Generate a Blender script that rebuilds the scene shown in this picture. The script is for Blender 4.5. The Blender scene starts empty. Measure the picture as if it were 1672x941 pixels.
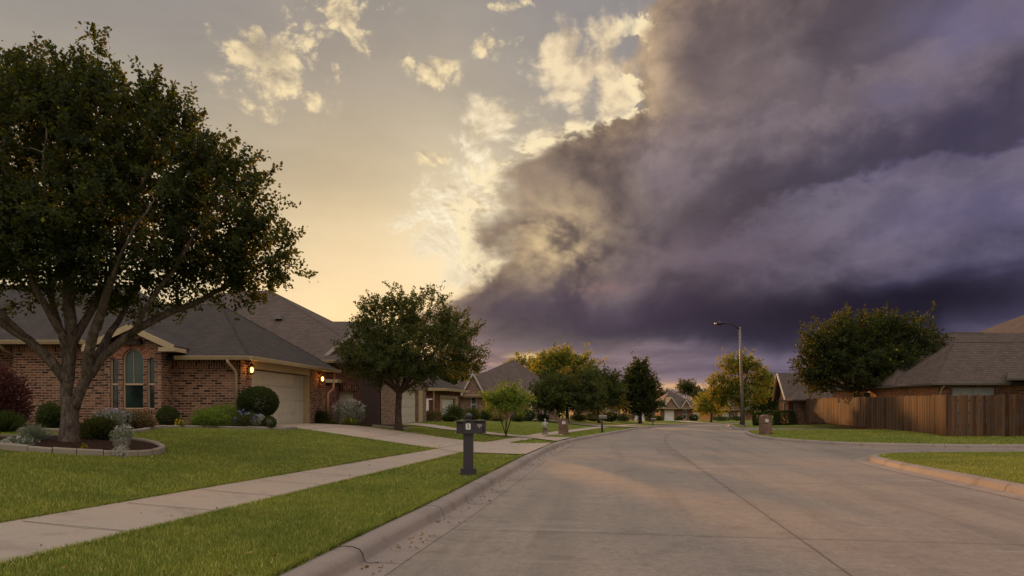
import bpy, math, random
import numpy as np
from mathutils import Vector, geometry as geo

random.seed(11)
rng = np.random.default_rng(11)
scene = bpy.context.scene
COL = scene.collection
F, CX, HY, CZ = 1115.0, 836.0, 668.0, 1.6          # focal length in photo pixels, horizon, eye height


def W(px, py, Y):
    return Vector(((px - CX) * Y / F, Y, CZ - (py - HY) * Y / F))


def lin(r, g, b):
    f = lambda c: (c / 255 / 12.92) if c / 255 <= 0.04045 else ((c / 255 + 0.055) / 1.055) ** 2.4
    return (f(r), f(g), f(b), 1.0)


# ------------------------------------------------------------------ node helper
class NT:
    def __init__(s, tree):
        s.t = tree
        s.t.nodes.clear()

    def n(s, typ, ins=None, **attrs):
        nd = s.t.nodes.new(typ)
        for k, v in attrs.items():
            setattr(nd, k, v)
        for k, v in (ins or {}).items():
            s.put(nd.inputs[k], v)
        return nd

    def put(s, inp, v):
        if isinstance(v, bpy.types.NodeSocket):
            s.t.links.new(v, inp)
        elif isinstance(v, (tuple, list)) and len(v) == 3 and inp.type == 'RGBA':
            inp.default_value = (*v, 1)
        else:
            inp.default_value = v

    def m(s, op, a, b=None, c=None, clamp=False):
        nd = s.t.nodes.new('ShaderNodeMath')
        nd.operation = op
        nd.use_clamp = clamp
        s.put(nd.inputs[0], a)
        if b is not None: s.put(nd.inputs[1], b)
        if c is not None: s.put(nd.inputs[2], c)
        return nd.outputs[0]

    def add(s, a, b): return s.m('ADD', a, b)
    def sub(s, a, b): return s.m('SUBTRACT', a, b)
    def mul(s, a, b): return s.m('MULTIPLY', a, b)

    def smooth(s, x, a, b, lo=0.0, hi=1.0):
        nd = s.n('ShaderNodeMapRange', {0: x, 1: a, 2: b, 3: lo, 4: hi}, interpolation_type='SMOOTHSTEP')
        return nd.outputs[0]

    def mix(s, f, a, b, blend='MIX'):
        nd = s.t.nodes.new('ShaderNodeMix')
        nd.data_type = 'RGBA'
        nd.blend_type = blend
        nd.clamp_factor = True
        s.put(nd.inputs[0], f); s.put(nd.inputs[6], a); s.put(nd.inputs[7], b)
        return nd.outputs[2]

    def ramp(s, f, stops, interp='LINEAR'):
        nd = s.t.nodes.new('ShaderNodeValToRGB')
        cr = nd.color_ramp
        cr.interpolation = interp
        while len(cr.elements) > 1: cr.elements.remove(cr.elements[-1])
        for i, (p, c) in enumerate(stops):
            e = cr.elements[0] if i == 0 else cr.elements.new(p)
            e.position = p
            e.color = c if len(c) == 4 else (*c, 1)
        s.put(nd.inputs[0], f)
        return nd.outputs[0]

    def noise(s, vec, scale, detail=3.0, rough=0.5, dist=0.0, out=0):
        nd = s.n('ShaderNodeTexNoise', noise_dimensions=getattr(s, 'dim', '3D'))
        for k, v in {'Scale': scale, 'Detail': detail, 'Roughness': rough, 'Distortion': dist}.items(): s.put(nd.inputs[k], v)
        if vec is not None: s.put(nd.inputs['Vector'], vec)
        return nd.outputs[out]

    def vmul(s, v, k):
        nd = s.n('ShaderNodeVectorMath', operation='MULTIPLY')
        s.put(nd.inputs[0], v); s.put(nd.inputs[1], k)
        return nd.outputs[0]

    def vadd(s, v, k):
        nd = s.n('ShaderNodeVectorMath', operation='ADD')
        s.put(nd.inputs[0], v); s.put(nd.inputs[1], k)
        return nd.outputs[0]

    def gauss(s, A, E, a0, e0, ra, re):
        x = s.mul(s.sub(A, a0), 1 / ra)
        y = s.mul(s.sub(E, e0), 1 / re)
        q = s.add(s.mul(x, x), s.mul(y, y))
        return s.m('POWER', 2.71828, s.mul(q, -1.0))


MATS = {}


def material(name, fn):
    m = bpy.data.materials.new(name)
    m.use_nodes = True
    g = NT(m.node_tree)
    out = g.n('ShaderNodeOutputMaterial')
    sh = fn(g)
    g.t.links.new(sh, out.inputs['Surface'])
    MATS[name] = m
    return m


def principled(g, color, rough=0.7, bump=None, bstr=0.3, bdist=0.01, metal=0.0, spec=0.3):
    p = g.n('ShaderNodeBsdfPrincipled', {'Base Color': color, 'Roughness': rough, 'Metallic': metal,
                                         'Specular IOR Level': spec})
    if bump is not None:
        b = g.n('ShaderNodeBump', {'Strength': bstr, 'Distance': bdist, 'Height': bump})
        g.t.links.new(b.outputs[0], p.inputs['Normal'])
    return p.outputs[0]


def uvn(g): return g.n('ShaderNodeUVMap', uv_map='UVMap').outputs[0]
def pos(g): return g.n('ShaderNodeNewGeometry').outputs['Position']
def rndattr(g): return g.n('ShaderNodeAttribute', attribute_name='rnd').outputs['Fac']


def brick_mat(name, stops, mortar, bw=0.34, rh=0.125, ms=0.013, vert=False, bump=0.6):
    def fn(g):
        uv = uvn(g)
        if vert:
            sp = g.n('ShaderNodeSeparateXYZ'); g.put(sp.inputs[0], uv)
            cb = g.n('ShaderNodeCombineXYZ', {0: sp.outputs[1], 1: sp.outputs[0]})
            uv = cb.outputs[0]
        wob = g.vadd(uv, g.vmul(g.vadd(g.noise(uv, 6.0, 2, out=1), (-0.5, -0.5, -0.5)), (0.02, 0.02, 0)))
        b = g.n('ShaderNodeTexBrick', {'Vector': wob, 'Color1': (0, 0, 0, 1), 'Color2': (1, 1, 1, 1), 'Mortar': (0, 0, 0, 1),
                                       'Scale': 1.0, 'Mortar Size': ms, 'Mortar Smooth': 0.25, 'Bias': 0.0,
                                       'Brick Width': bw, 'Row Height': rh}, offset=0.5, offset_frequency=2, squash=1.0)
        bc = g.n('ShaderNodeSeparateColor'); g.put(bc.inputs[0], b.outputs['Color'])
        col = g.ramp(bc.outputs[0], stops)
        n1 = g.noise(uv, 22.0, 4, 0.65)
        col = g.mix(0.75, col, g.ramp(n1, [(0.25, (0.55, 0.5, 0.48)), (0.7, (1.3, 1.3, 1.3))]), 'MULTIPLY')
        n2 = g.noise(uv, 0.7, 3, 0.6)
        col = g.mix(1.0, col, g.ramp(n2, [(0.3, (0.78, 0.76, 0.75)), (0.7, (1.12, 1.1, 1.08))]), 'MULTIPLY')
        mc = g.mix(g.noise(uv, 30, 2), mortar, tuple(c * 0.7 for c in mortar[:3]))
        col = g.mix(b.outputs['Fac'], col, mc)
        h = g.sub(g.mul(n1, 0.5), b.outputs['Fac'])
        return principled(g, col, 0.9, h, bump, 0.012, spec=0.15)
    return material(name, fn)


def shingle_mat(name, c_dark, c_mid, c_light):
    def fn(g):
        uv = uvn(g)
        b = g.n('ShaderNodeTexBrick', {'Vector': uv, 'Color1': (0, 0, 0, 1), 'Color2': (1, 1, 1, 1), 'Mortar': (0.5, 0.5, 0.5, 1),
                                       'Scale': 1.0, 'Mortar Size': 0.008, 'Mortar Smooth': 0.1, 'Bias': 0.0,
                                       'Brick Width': 0.32, 'Row Height': 0.19}, offset=0.37, offset_frequency=2)
        bc = g.n('ShaderNodeSeparateColor'); g.put(bc.inputs[0], b.outputs['Color'])
        fine = g.noise(uv, 9.0, 4, 0.7)
        f = g.add(g.mul(bc.outputs[0], 0.22), g.add(g.mul(fine, 0.4), 0.18))
        col = g.ramp(f, [(0.2, c_dark), (0.5, c_mid), (0.85, c_light)])
        st = g.noise(g.vmul(uv, (1.2, 0.25, 1)), 1.3, 4, 0.6)
        col = g.mix(1.0, col, g.ramp(st, [(0.3, (0.86, 0.85, 0.85)), (0.7, (1.08, 1.07, 1.06))]), 'MULTIPLY')
        sp = g.n('ShaderNodeSeparateXYZ'); g.put(sp.inputs[0], uv)
        saw = g.m('FRACT', g.mul(sp.outputs[1], 1 / 0.19))
        butt_shade = g.smooth(saw, 0.80, 0.98, 0, 1)  # shadow line under each shingle row, painted into the colour
        col = g.mix(g.m('MAXIMUM', g.mul(butt_shade, g.smooth(g.noise(g.vmul(uv, (2.5, 6, 1)), 1.0, 3), 0.3, 0.6, 0.45, 0.9)), g.mul(b.outputs['Fac'], 0.35)), col, tuple(c * 0.3 for c in c_dark[:3]))
        h = g.sub(g.add(g.mul(fine, 0.25), g.mul(bc.outputs[0], 0.25)), g.add(b.outputs['Fac'], g.mul(saw, 0.9)))
        return principled(g, col, 0.85, h, 0.9, 0.015, spec=0.25)
    return material(name, fn)


def concrete_mat(name, base, warm, dark, joints=False, gran=1.0):
    def fn(g):
        P = pos(g)
        big = g.noise(P, 0.22, 4, 0.6)
        mid = g.noise(P, 1.6, 5, 0.65, 0.4)
        fine = g.noise(P, 45.0, 3, 0.7)
        speck = g.noise(P, 160.0, 2, 0.8)
        col = g.mix(g.smooth(big, 0.35, 0.68), base, warm)
        col = g.mix(g.smooth(mid, 0.5, 0.75, 0, 0.6), col, dark)
        grit = g.ramp(g.add(g.mul(fine, 0.5), g.mul(speck, 0.5)), [(0.3, (0.7, 0.69, 0.68)), (0.5, (1, 1, 1)), (0.72, (1.22, 1.2, 1.18))])
        col = g.mix(gran, col, grit, 'MULTIPLY')
        rough = 0.75
        if joints:
            sp = g.n('ShaderNodeSeparateXYZ'); g.put(sp.inputs[0], P)
            x, y = sp.outputs[0], sp.outputs[1]
            wob = g.mul(g.sub(g.noise(P, 1.1, 4, 0.6), 0.5), 0.05)
            t = g.add(g.sub(g.mul(x, 0.9887), g.mul(y, 0.1499)), wob)
            sdir = g.add(g.add(g.mul(x, 0.1499), g.mul(y, 0.9887)), wob)
            curve = g.mul(g.m('POWER', g.m('MAXIMUM', g.sub(y, 27.0), 0.0), 2.0), 0.0042)
            d1 = g.m('ABSOLUTE', g.sub(g.sub(t, curve), 2.24))
            l1 = g.sub(1.0, g.smooth(d1, 0.008, 0.024))
            fr = g.m('FRACT', g.mul(g.add(sdir, 10.95), 1 / 6.6))
            d2 = g.mul(g.m('MINIMUM', fr, g.sub(1.0, fr)), 6.6)
            l2 = g.sub(1.0, g.smooth(d2, 0.006, 0.02))
            halo = g.mul(g.sub(1.0, g.smooth(g.m('MINIMUM', d1, d2), 0.0, 0.22)), g.smooth(mid, 0.4, 0.6))
            # streaks of tyre wear run along the lanes, cross stains where water has dried
            gr2 = g.noise(P, 7.0, 5, 0.7)
            col = g.mix(1.0, col, g.ramp(gr2, [(0.3, (0.84, 0.83, 0.82)), (0.7, (1.14, 1.13, 1.12))]), 'MULTIPLY')
            gr3 = g.noise(P, 19.0, 4, 0.75)
            col = g.mix(1.0, col, g.ramp(gr3, [(0.32, (0.80, 0.79, 0.78)), (0.68, (1.2, 1.19, 1.18))]), 'MULTIPLY')
            sc_ = g.noise(g.n('ShaderNodeCombineXYZ', {0: g.mul(t, 9.0), 1: g.mul(sdir, 0.8), 2: 0.0}).outputs[0], 1.0, 4, 0.75, 1.5)
            col = g.mix(g.smooth(sc_, 0.66, 0.74, 0, 0.35), col, tuple(c * 1.5 for c in warm[:3]))
            lane = g.noise(g.n('ShaderNodeCombineXYZ', {0: g.mul(t, 1.1), 1: g.mul(sdir, 0.06), 2: 0.0}).outputs[0], 1.0, 4, 0.6)
            col = g.mix(g.smooth(lane, 0.45, 0.72, 0, 0.55), col, dark)
            band = g.noise(g.n('ShaderNodeCombineXYZ', {0: g.mul(t, 0.16), 1: g.mul(sdir, 1.5), 2: 3.0}).outputs[0], 1.0, 5, 0.65)
            col = g.mix(g.smooth(band, 0.52, 0.7, 0, 0.45), col, tuple(c * 1.25 for c in warm[:3]))
            vor = g.n('ShaderNodeTexVoronoi', {'Vector': g.vadd(P, g.vmul(g.noise(P, 1.2, 3, out=1), (0.9, 0.9, 0))), 'Scale': 0.16}, feature='DISTANCE_TO_EDGE')
            crack = g.mul(g.sub(1.0, g.smooth(vor.outputs[0], 0.0, 0.0016)), g.smooth(g.noise(P, 0.12, 2), 0.53, 0.6))
            col = g.mix(g.mul(halo, 0.35), col, dark)
            col = g.mix(g.m('MAXIMUM', g.m('MAXIMUM', g.mul(l1, 0.62), g.mul(l2, 0.6)), g.mul(crack, 0.5)), col, (0.03, 0.026, 0.024))
            rough = g.smooth(mid, 0.3, 0.7, 0.5, 0.78)
        h = g.add(g.mul(fine, 0.7), g.mul(speck, 0.5))
        return principled(g, col, rough, h, 0.35, 0.006, spec=0.3)
    return material(name, fn)


def paint_mat(name, c, rough=0.5, spec=0.35, var=0.12, metal=0.0):
    def fn(g):
        P = pos(g)
        n = g.noise(P, 3.0, 5, 0.65)
        col = g.mix(1.0, c, g.ramp(n, [(0.3, (1 - var,) * 3), (0.7, (1 + var * 0.6,) * 3)]), 'MULTIPLY')
        return principled(g, col, g.smooth(g.noise(P, 14, 3), 0.3, 0.7, rough * 0.85, min(1, rough * 1.15)), g.noise(P, 60, 2), 0.08, 0.004, metal, spec)
    return material(name, fn)


def leaf_mat(name, c1, c2, c3=None, trans=(0.25, 0.3, 0.02), tw=0.35, rough=0.5):
    def fn(g):
        r = rndattr(g)
        col = g.mix(r, c1, c2)
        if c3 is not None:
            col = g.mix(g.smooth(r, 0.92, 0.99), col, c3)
        d = g.n('ShaderNodeBsdfPrincipled', {'Base Color': col, 'Roughness': 0.65, 'Specular IOR Level': 0.1})
        t = g.n('ShaderNodeBsdfTranslucent', {'Color': g.mix(r, trans, tuple(k * 0.6 for k in trans))})
        mx = g.n('ShaderNodeMixShader', {0: tw})
        g.t.links.new(d.outputs[0], mx.inputs[1]); g.t.links.new(t.outputs[0], mx.inputs[2])
        return mx.outputs[0]
    return material(name, fn)


def bark_mat(name, c1, c2):
    def fn(g):
        P = pos(g)
        v = g.vmul(P, (1, 1, 0.35))
        n = g.noise(v, 16, 5, 0.7, 0.6)
        sp = g.noise(P, 55, 3, 0.6)
        blot = g.noise(P, 5.0, 3, 0.6)
        col = g.mix(g.smooth(n, 0.35, 0.65), c1, c2)
        col = g.mix(g.smooth(blot, 0.55, 0.7, 0, 0.55), col, tuple(min(1, k * 1.6) for k in c2[:3]))
        return principled(g, col, 0.92, g.add(n, g.mul(sp, 0.4)), 0.7, 0.03, spec=0.15)
    return material(name, fn)


# ------------------------------------------------------------------ materials
BR_TAN = brick_mat('tan_brick', [(0.0, lin(58, 40, 34)), (0.25, lin(104, 70, 54)), (0.5, lin(136, 92, 70)), (0.75, lin(160, 120, 94)), (1.0, lin(92, 62, 50))], lin(176, 154, 132), bw=0.27, rh=0.092, ms=0.012)
BR_TAN_V = brick_mat('tan_brick_upright', [(0.0, lin(78, 44, 34)), (0.35, lin(130, 76, 56)), (0.7, lin(154, 108, 84)), (1.0, lin(128, 86, 66))], lin(172, 150, 128), bw=0.24, rh=0.092, ms=0.012, vert=True)
BR_BRN = brick_mat('brown_brick', [(0.0, lin(62, 36, 30)), (0.35, lin(104, 60, 46)), (0.7, lin(128, 80, 60)), (1.0, lin(146, 98, 76))], lin(150, 130, 114), bw=0.25, rh=0.088, ms=0.011)
BR_BRN_V = brick_mat('brown_brick_upright', [(0.0, lin(62, 36, 30)), (0.5, lin(112, 66, 50)), (1.0, lin(140, 92, 70))], lin(150, 130, 112), vert=True)
BR_RED = brick_mat('red_brick', [(0.0, lin(64, 36, 32)), (0.5, lin(108, 62, 52)), (1.0, lin(126, 78, 64))], lin(134, 108, 96), bw=0.25, rh=0.088, ms=0.011)
BR_ORG = brick_mat('orange_brick', [(0.0, lin(120, 64, 44)), (0.5, lin(164, 98, 66)), (1.0, lin(186, 120, 84))], lin(190, 160, 130), bw=0.25, rh=0.088, ms=0.011)
BR_MBX = brick_mat('small_brown_brick', [(0.0, lin(96, 70, 58)), (0.5, lin(122, 92, 76)), (1.0, lin(140, 110, 92))], lin(140, 122, 108), bw=0.2, rh=0.075, ms=0.009)
BR_GRY = brick_mat('taupe_brick', [(0.0, lin(104, 80, 68)), (0.5, lin(136, 108, 92)), (1.0, lin(152, 124, 106))], lin(160, 142, 124), bw=0.25, rh=0.088, ms=0.011)
SH_DRK = shingle_mat('dark_shingles', lin(44, 37, 33), lin(59, 50, 45), lin(76, 65, 58))
SH_BRN = shingle_mat('brown_shingles', lin(66, 55, 49), lin(84, 71, 64), lin(101, 87, 79))
SH_WRM = shingle_mat('warm_shingles', lin(62, 52, 47), lin(82, 69, 61), lin(100, 86, 76))
ROAD = concrete_mat('road_concrete', lin(123, 112, 103), lin(135, 121, 109), lin(95, 86, 79), joints=True)
WALK = concrete_mat('walk_concrete', lin(150, 136, 122), lin(158, 138, 120), lin(112, 100, 90))
KERB = concrete_mat('kerb_concrete', lin(124, 112, 104), lin(138, 122, 110), lin(80, 72, 66))
STONE = concrete_mat('edging_stone', lin(140, 129, 116), lin(148, 134, 116), lin(100, 92, 82))
CREAM = paint_mat('cream_trim', lin(182, 160, 124), 0.5)
CREAM_DOOR = paint_mat('cream_door', lin(198, 186, 166), 0.45)
PALETRIM = paint_mat('pale_trim', lin(176, 164, 150), 0.5)
WHITE = paint_mat('white_paint', lin(226, 220, 212), 0.5)
DOWN = paint_mat('tan_downspout', lin(190, 162, 132), 0.45)
BLACK = paint_mat('black_metal', lin(38, 34, 32), 0.45, metal=0.0)
DARKBOX = paint_mat('dark_mailbox_paint', lin(62, 56, 60), 0.42)
GALV = paint_mat('galvanised_steel', lin(112, 104, 98), 0.5, metal=0.4)
CASTST = paint_mat('cast_stone', lin(170, 168, 164), 0.8)
DARKWOOD = paint_mat('dark_brown_wood', lin(66, 48, 40), 0.7)
GREYST = paint_mat('weathered_urn_stone', lin(112, 102, 92), 0.9)
GREYPNL = paint_mat('grey_panel', lin(150, 148, 150), 0.6)
VENTM = paint_mat('vent_metal', lin(120, 112, 108), 0.5)


def _glass(g):
    P = pos(g)
    col = g.mix(g.smooth(g.noise(P, 1.5, 2), 0.4, 0.6), (0.012, 0.02, 0.016), (0.03, 0.05, 0.04))
    return principled(g, col, 0.06, spec=0.6)
GLASS = material('window_glass', _glass)


def _blind(g):
    sp = g.n('ShaderNodeSeparateXYZ'); g.put(sp.inputs[0], uvn(g))
    fr = g.m('FRACT', g.mul(sp.outputs[1], 1 / 0.06))
    col = g.mix(g.smooth(fr, 0.0, 0.5), lin(50, 66, 58), lin(74, 90, 80))
    return principled(g, col, 0.25, spec=0.5)
BLIND = material('glass_before_blinds', _blind)


def _lawn(g):
    P = pos(g)
    n1 = g.noise(P, 0.5, 4, 0.6); n2 = g.noise(P, 9, 4, 0.7); n3 = g.noise(P, 60, 3, 0.7)
    col = g.mix(g.smooth(n1, 0.35, 0.65), lin(92, 102, 42), lin(116, 118, 50))
    col = g.mix(g.smooth(n2, 0.45, 0.7, 0, 0.6), col, lin(82, 88, 38))
    col = g.mix(1.0, col, g.ramp(n3, [(0.3, (0.6, 0.6, 0.6)), (0.7, (1.35, 1.35, 1.3))]), 'MULTIPLY')
    return principled(g, col, 0.95, g.add(n3, n2), 0.9, 0.05, spec=0.1)
LAWN = material('lawn_ground', _lawn)


def _blade(g):
    r = rndattr(g)
    P = pos(g)
    n1 = g.noise(P, 0.6, 4, 0.6); n2 = g.noise(P, 4.0, 3, 0.6)
    col = g.ramp(r, [(0.0, lin(86, 104, 36)), (0.5, lin(132, 144, 56)), (0.82, lin(166, 168, 82)), (1.0, lin(206, 190, 126))])
    col = g.mix(1.0, col, g.ramp(g.add(g.mul(n1, 0.62), g.mul(n2, 0.38)), [(0.34, (0.62, 0.72, 0.60)), (0.5, (1.05, 1.06, 0.98)), (0.64, (1.44, 1.32, 1.14))]), 'MULTIPLY')
    d = g.n('ShaderNodeBsdfPrincipled', {'Base Color': col, 'Roughness': 0.6, 'Specular IOR Level': 0.2})
    t = g.n('ShaderNodeBsdfTranslucent', {'Color': (0.22, 0.22, 0.04, 1)})
    mx = g.n('ShaderNodeMixShader', {0: 0.3})
    g.t.links.new(d.outputs[0], mx.inputs[1]); g.t.links.new(t.outputs[0], mx.inputs[2])
    return mx.outputs[0]
BLADE = material('grass_blade', _blade)


def _mulch(g):
    P = pos(g)
    n = g.noise(P, 25, 5, 0.75); v = g.n('ShaderNodeTexVoronoi', {'Vector': P, 'Scale': 28.0})
    col = g.mix(n, lin(40, 26, 20), lin(82, 56, 42))
    return principled(g, col, 0.95, g.add(n, v.outputs[0]), 0.9, 0.05, spec=0.1)
MULCH = material('bark_mulch', _mulch)


def _fence(g):
    uv = uvn(g); r = rndattr(g)
    grain = g.noise(g.vmul(uv, (40, 1.2, 1)), 1.0, 5, 0.7, 0.5)
    blot = g.noise(uv, 1.3, 4, 0.6)
    col = g.mix(r, lin(62, 43, 31), lin(110, 80, 57))
    col = g.mix(g.smooth(blot, 0.42, 0.66, 0, 0.6), col, lin(80, 70, 64))
    col = g.mix(1.0, col, g.ramp(grain, [(0.3, (0.55, 0.53, 0.52)), (0.65, (1.2, 1.18, 1.15))]), 'MULTIPLY')
    return principled(g, col, 0.85, grain, 0.5, 0.01, spec=0.15)
FENCE = material('fence_boards', _fence)


def _lamp(g):
    e = g.n('ShaderNodeEmission', {'Color': (1.0, 0.42, 0.08, 1), 'Strength': 12.0})
    return e.outputs[0]
LAMP = material('lit_lantern_glass', _lamp)


def _lens(g):
    return principled(g, lin(200, 196, 190), 0.15, spec=0.6)
LENS = material('lamp_lens', _lens)

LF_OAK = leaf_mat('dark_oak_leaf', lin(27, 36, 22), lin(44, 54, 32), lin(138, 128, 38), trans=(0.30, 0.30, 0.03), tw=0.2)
LF_MID = leaf_mat('mid_green_leaf', lin(38, 48, 30), lin(62, 72, 43), lin(110, 106, 42), trans=(0.36, 0.35, 0.04), tw=0.24)
LF_YEL = leaf_mat('yellow_green_leaf', lin(58, 72, 32), lin(94, 104, 44), lin(150, 124, 44), trans=(0.55, 0.48, 0.05), tw=0.4)
LF_BRT = leaf_mat('bright_green_leaf', lin(78, 100, 40), lin(120, 138, 56), None, trans=(0.35, 0.42, 0.05), tw=0.35)
LF_DRK = leaf_mat('hedge_leaf', lin(36, 46, 26), lin(60, 72, 38), None, trans=(0.2, 0.25, 0.04), tw=0.25)
LF_RED = leaf_mat('maroon_leaf', lin(54, 32, 31), lin(80, 48, 44), None, trans=(0.3, 0.1, 0.08), tw=0.3)
LF_GRY = leaf_mat('grey_green_leaf', lin(104, 112, 92), lin(150, 156, 132), None, trans=(0.3, 0.34, 0.2), tw=0.3)
LF_BRN = leaf_mat('brown_shrub_leaf', lin(84, 66, 48), lin(116, 98, 66), None, trans=(0.3, 0.24, 0.08), tw=0.3)
FL_WHT = leaf_mat('white_petal', lin(172, 168, 156), lin(206, 200, 188), None, trans=(0.6, 0.58, 0.5), tw=0.3)
FL_BLU = leaf_mat('blue_petal', lin(90, 104, 170), lin(140, 150, 210), None, trans=(0.25, 0.3, 0.6), tw=0.3)
FL_YEL = leaf_mat('yellow_petal', lin(220, 170, 30), lin(236, 196, 60), None, trans=(0.7, 0.5, 0.05), tw=0.3)
FL_LAV = leaf_mat('lavender_petal', lin(150, 140, 156), lin(190, 182, 192), None, trans=(0.4, 0.36, 0.45), tw=0.3)
BARK = bark_mat('grey_bark', lin(68, 58, 50), lin(108, 95, 84))
BARK2 = bark_mat('brown_bark', lin(58, 46, 38), lin(88, 73, 60))

# ------------------------------------------------------------------ mesh builder and things
ORG = {}


class MB:
    def __init__(s):
        s.v, s.f, s.sm, s.r = [], [], [], []
        s.rnd = 0.5

    def face(s, pts, smooth=False):
        i = len(s.v)
        s.v += [tuple(p) for p in pts]
        s.r += [s.rnd] * len(pts)
        s.f.append(tuple(range(i, i + len(pts)))); s.sm.append(smooth)

    def obox(s, o, ex, ey, ez):
        o, ex, ey, ez = map(Vector, (o, ex, ey, ez))
        i = len(s.v)
        for c in ((0, 0, 0), (1, 0, 0), (1, 1, 0), (0, 1, 0), (0, 0, 1), (1, 0, 1), (1, 1, 1), (0, 1, 1)):
            s.v.append(tuple(o + ex * c[0] + ey * c[1] + ez * c[2])); s.r.append(s.rnd)
        flip = ex.cross(ey).dot(ez) < 0
        for q in ((0, 3, 2, 1), (4, 5, 6, 7), (0, 1, 5, 4), (1, 2, 6, 5), (2, 3, 7, 6), (3, 0, 4, 7)):
            q = tuple(i + k for k in q)
            s.f.append(q[::-1] if flip else q); s.sm.append(False)

    def box(s, x0, x1, y0, y1, z0, z1):
        s.obox((x0, y0, z0), (x1 - x0, 0, 0), (0, y1 - y0, 0), (0, 0, z1 - z0))

    def beam(s, a, b, w, h, up=(0, 0, 1)):
        a, b = Vector(a), Vector(b)
        d = b - a
        side = d.cross(Vector(up))
        if side.length < 1e-6: side = Vector((1, 0, 0))
        side.normalize()
        u = side.cross(d).normalized()
        s.obox(a - side * w / 2 - u * h / 2, d, side * w, u * h)

    def tube(s, pts, rad, sides=8, cap=True, smooth=True):
        pts = [Vector(p) for p in pts]
        n = len(pts)
        t0 = (pts[1] - pts[0]).normalized()
        a = Vector((0, 0, 1)) if abs(t0.z) < 0.9 else Vector((1, 0, 0))
        u = t0.cross(a).normalized()
        base = len(s.v)
        for k in range(n):
            t = (pts[min(k + 1, n - 1)] - pts[max(k - 1, 0)])
            if t.length < 1e-9: t = Vector((0, 0, 1))
            t.normalize()
            u = (u - t * u.dot(t)).normalized()
            w = t.cross(u)
            for j in range(sides):
                an = 2 * math.pi * j / sides
                s.v.append(tuple(pts[k] + (u * math.cos(an) + w * math.sin(an)) * rad[k])); s.r.append(s.rnd)
        for k in range(n - 1):
            for j in range(sides):
                j2 = (j + 1) % sides
                s.f.append((base + k * sides + j, base + k * sides + j2, base + (k + 1) * sides + j2, base + (k + 1) * sides + j)); s.sm.append(smooth)
        if cap:
            s.f.append(tuple(base + j for j in range(sides))[::-1]); s.sm.append(False)
            s.f.append(tuple(base + (n - 1) * sides + j for j in range(sides))); s.sm.append(False)

    def lathe(s, c, prof, sides=20, smooth=True):
        s.tube([(c[0], c[1], c[2] + z) for r, z in prof], [max(r, 1e-4) for r, z in prof], sides, True, smooth) if all(prof[k + 1][1] > prof[k][1] for k in range(len(prof) - 1)) else s._lathe(c, prof, sides, smooth)

    def _lathe(s, c, prof, sides, smooth):
        base = len(s.v)
        for r, z in prof:
            for j in range(sides):
                an = 2 * math.pi * j / sides
                s.v.append((c[0] + r * math.cos(an), c[1] + r * math.sin(an), c[2] + z)); s.r.append(s.rnd)
        for k in range(len(prof) - 1):
            for j in range(sides):
                j2 = (j + 1) % sides
                s.f.append((base + k * sides + j, base + k * sides + j2, base + (k + 1) * sides + j2, base + (k + 1) * sides + j)); s.sm.append(smooth)

    def ball(s, c, r, sq=1.0, seg=14, rings=9):
        s._lathe(c, [(r * math.sin(math.pi * k / rings) + 1e-4, -r * sq * math.cos(math.pi * k / rings)) for k in range(rings + 1)], seg, True)

    def build(s, name, mat, parent=None, loc=None, label=None):
        org = ORG[parent.name] if parent is not None else Vector(loc if loc is not None else (0, 0, 0))
        V = np.array(s.v, dtype=np.float64).reshape(-1, 3) - np.array(org)
        me = bpy.data.meshes.new(name)
        me.from_pydata(V.tolist(), [], s.f)
        me.polygons.foreach_set('use_smooth', s.sm)
        at = me.attributes.new('rnd', 'FLOAT', 'POINT')
        at.data.foreach_set('value', np.array(s.r, dtype=np.float32))
        me.update()
        # UVs in metres: u runs level along the face, v up it
        uv = me.uv_layers.new(name='UVMap')
        nl = len(me.loops)
        lv = np.empty(nl, dtype=np.int32); me.loops.foreach_get('vertex_index', lv)
        npol = len(me.polygons)
        nor = np.empty(npol * 3); me.polygons.foreach_get('normal', nor); nor = nor.reshape(-1, 3)
        tot = np.empty(npol, dtype=np.int32); me.polygons.foreach_get('loop_total', tot)
        N = np.repeat(nor, tot, axis=0)
        U = np.stack([-N[:, 1], N[:, 0], np.zeros(nl)], 1)
        ln = np.linalg.norm(U, axis=1)
        U[ln < 1e-3] = (1, 0, 0)
        U /= np.maximum(np.linalg.norm(U, axis=1), 1e-9)[:, None]
        Vv = np.cross(N, U)
        PW = V[lv] + np.array(org)
        uv.data.foreach_set('uv', np.stack([(PW * U).sum(1), (PW * Vv).sum(1)], 1).astype(np.float32).ravel())
        me.materials.append(mat)
        return link(name, me, parent, org, label)


def link(name, me, parent, org, label=None):
    o = bpy.data.objects.new(name, me)
    COL.objects.link(o)
    if parent is not None: o.parent = parent
    else: o.location = org
    ORG[o.name] = Vector(org)
    if label: o['label'] = label
    return o


def thing(name, label, cat, loc, group=None):
    o = bpy.data.objects.new(name, None)
    COL.objects.link(o)
    o.empty_display_size = 0.3
    o.location = loc
    ORG[o.name] = Vector(loc)
    return tag(o, label, cat, group)


def tag(o, label, cat, group=None):
    o['label'] = label; o['category'] = cat
    if group: o['group'] = group
    return o


def struct(o, kind='structure'):
    o['kind'] = kind
    return o


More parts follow.
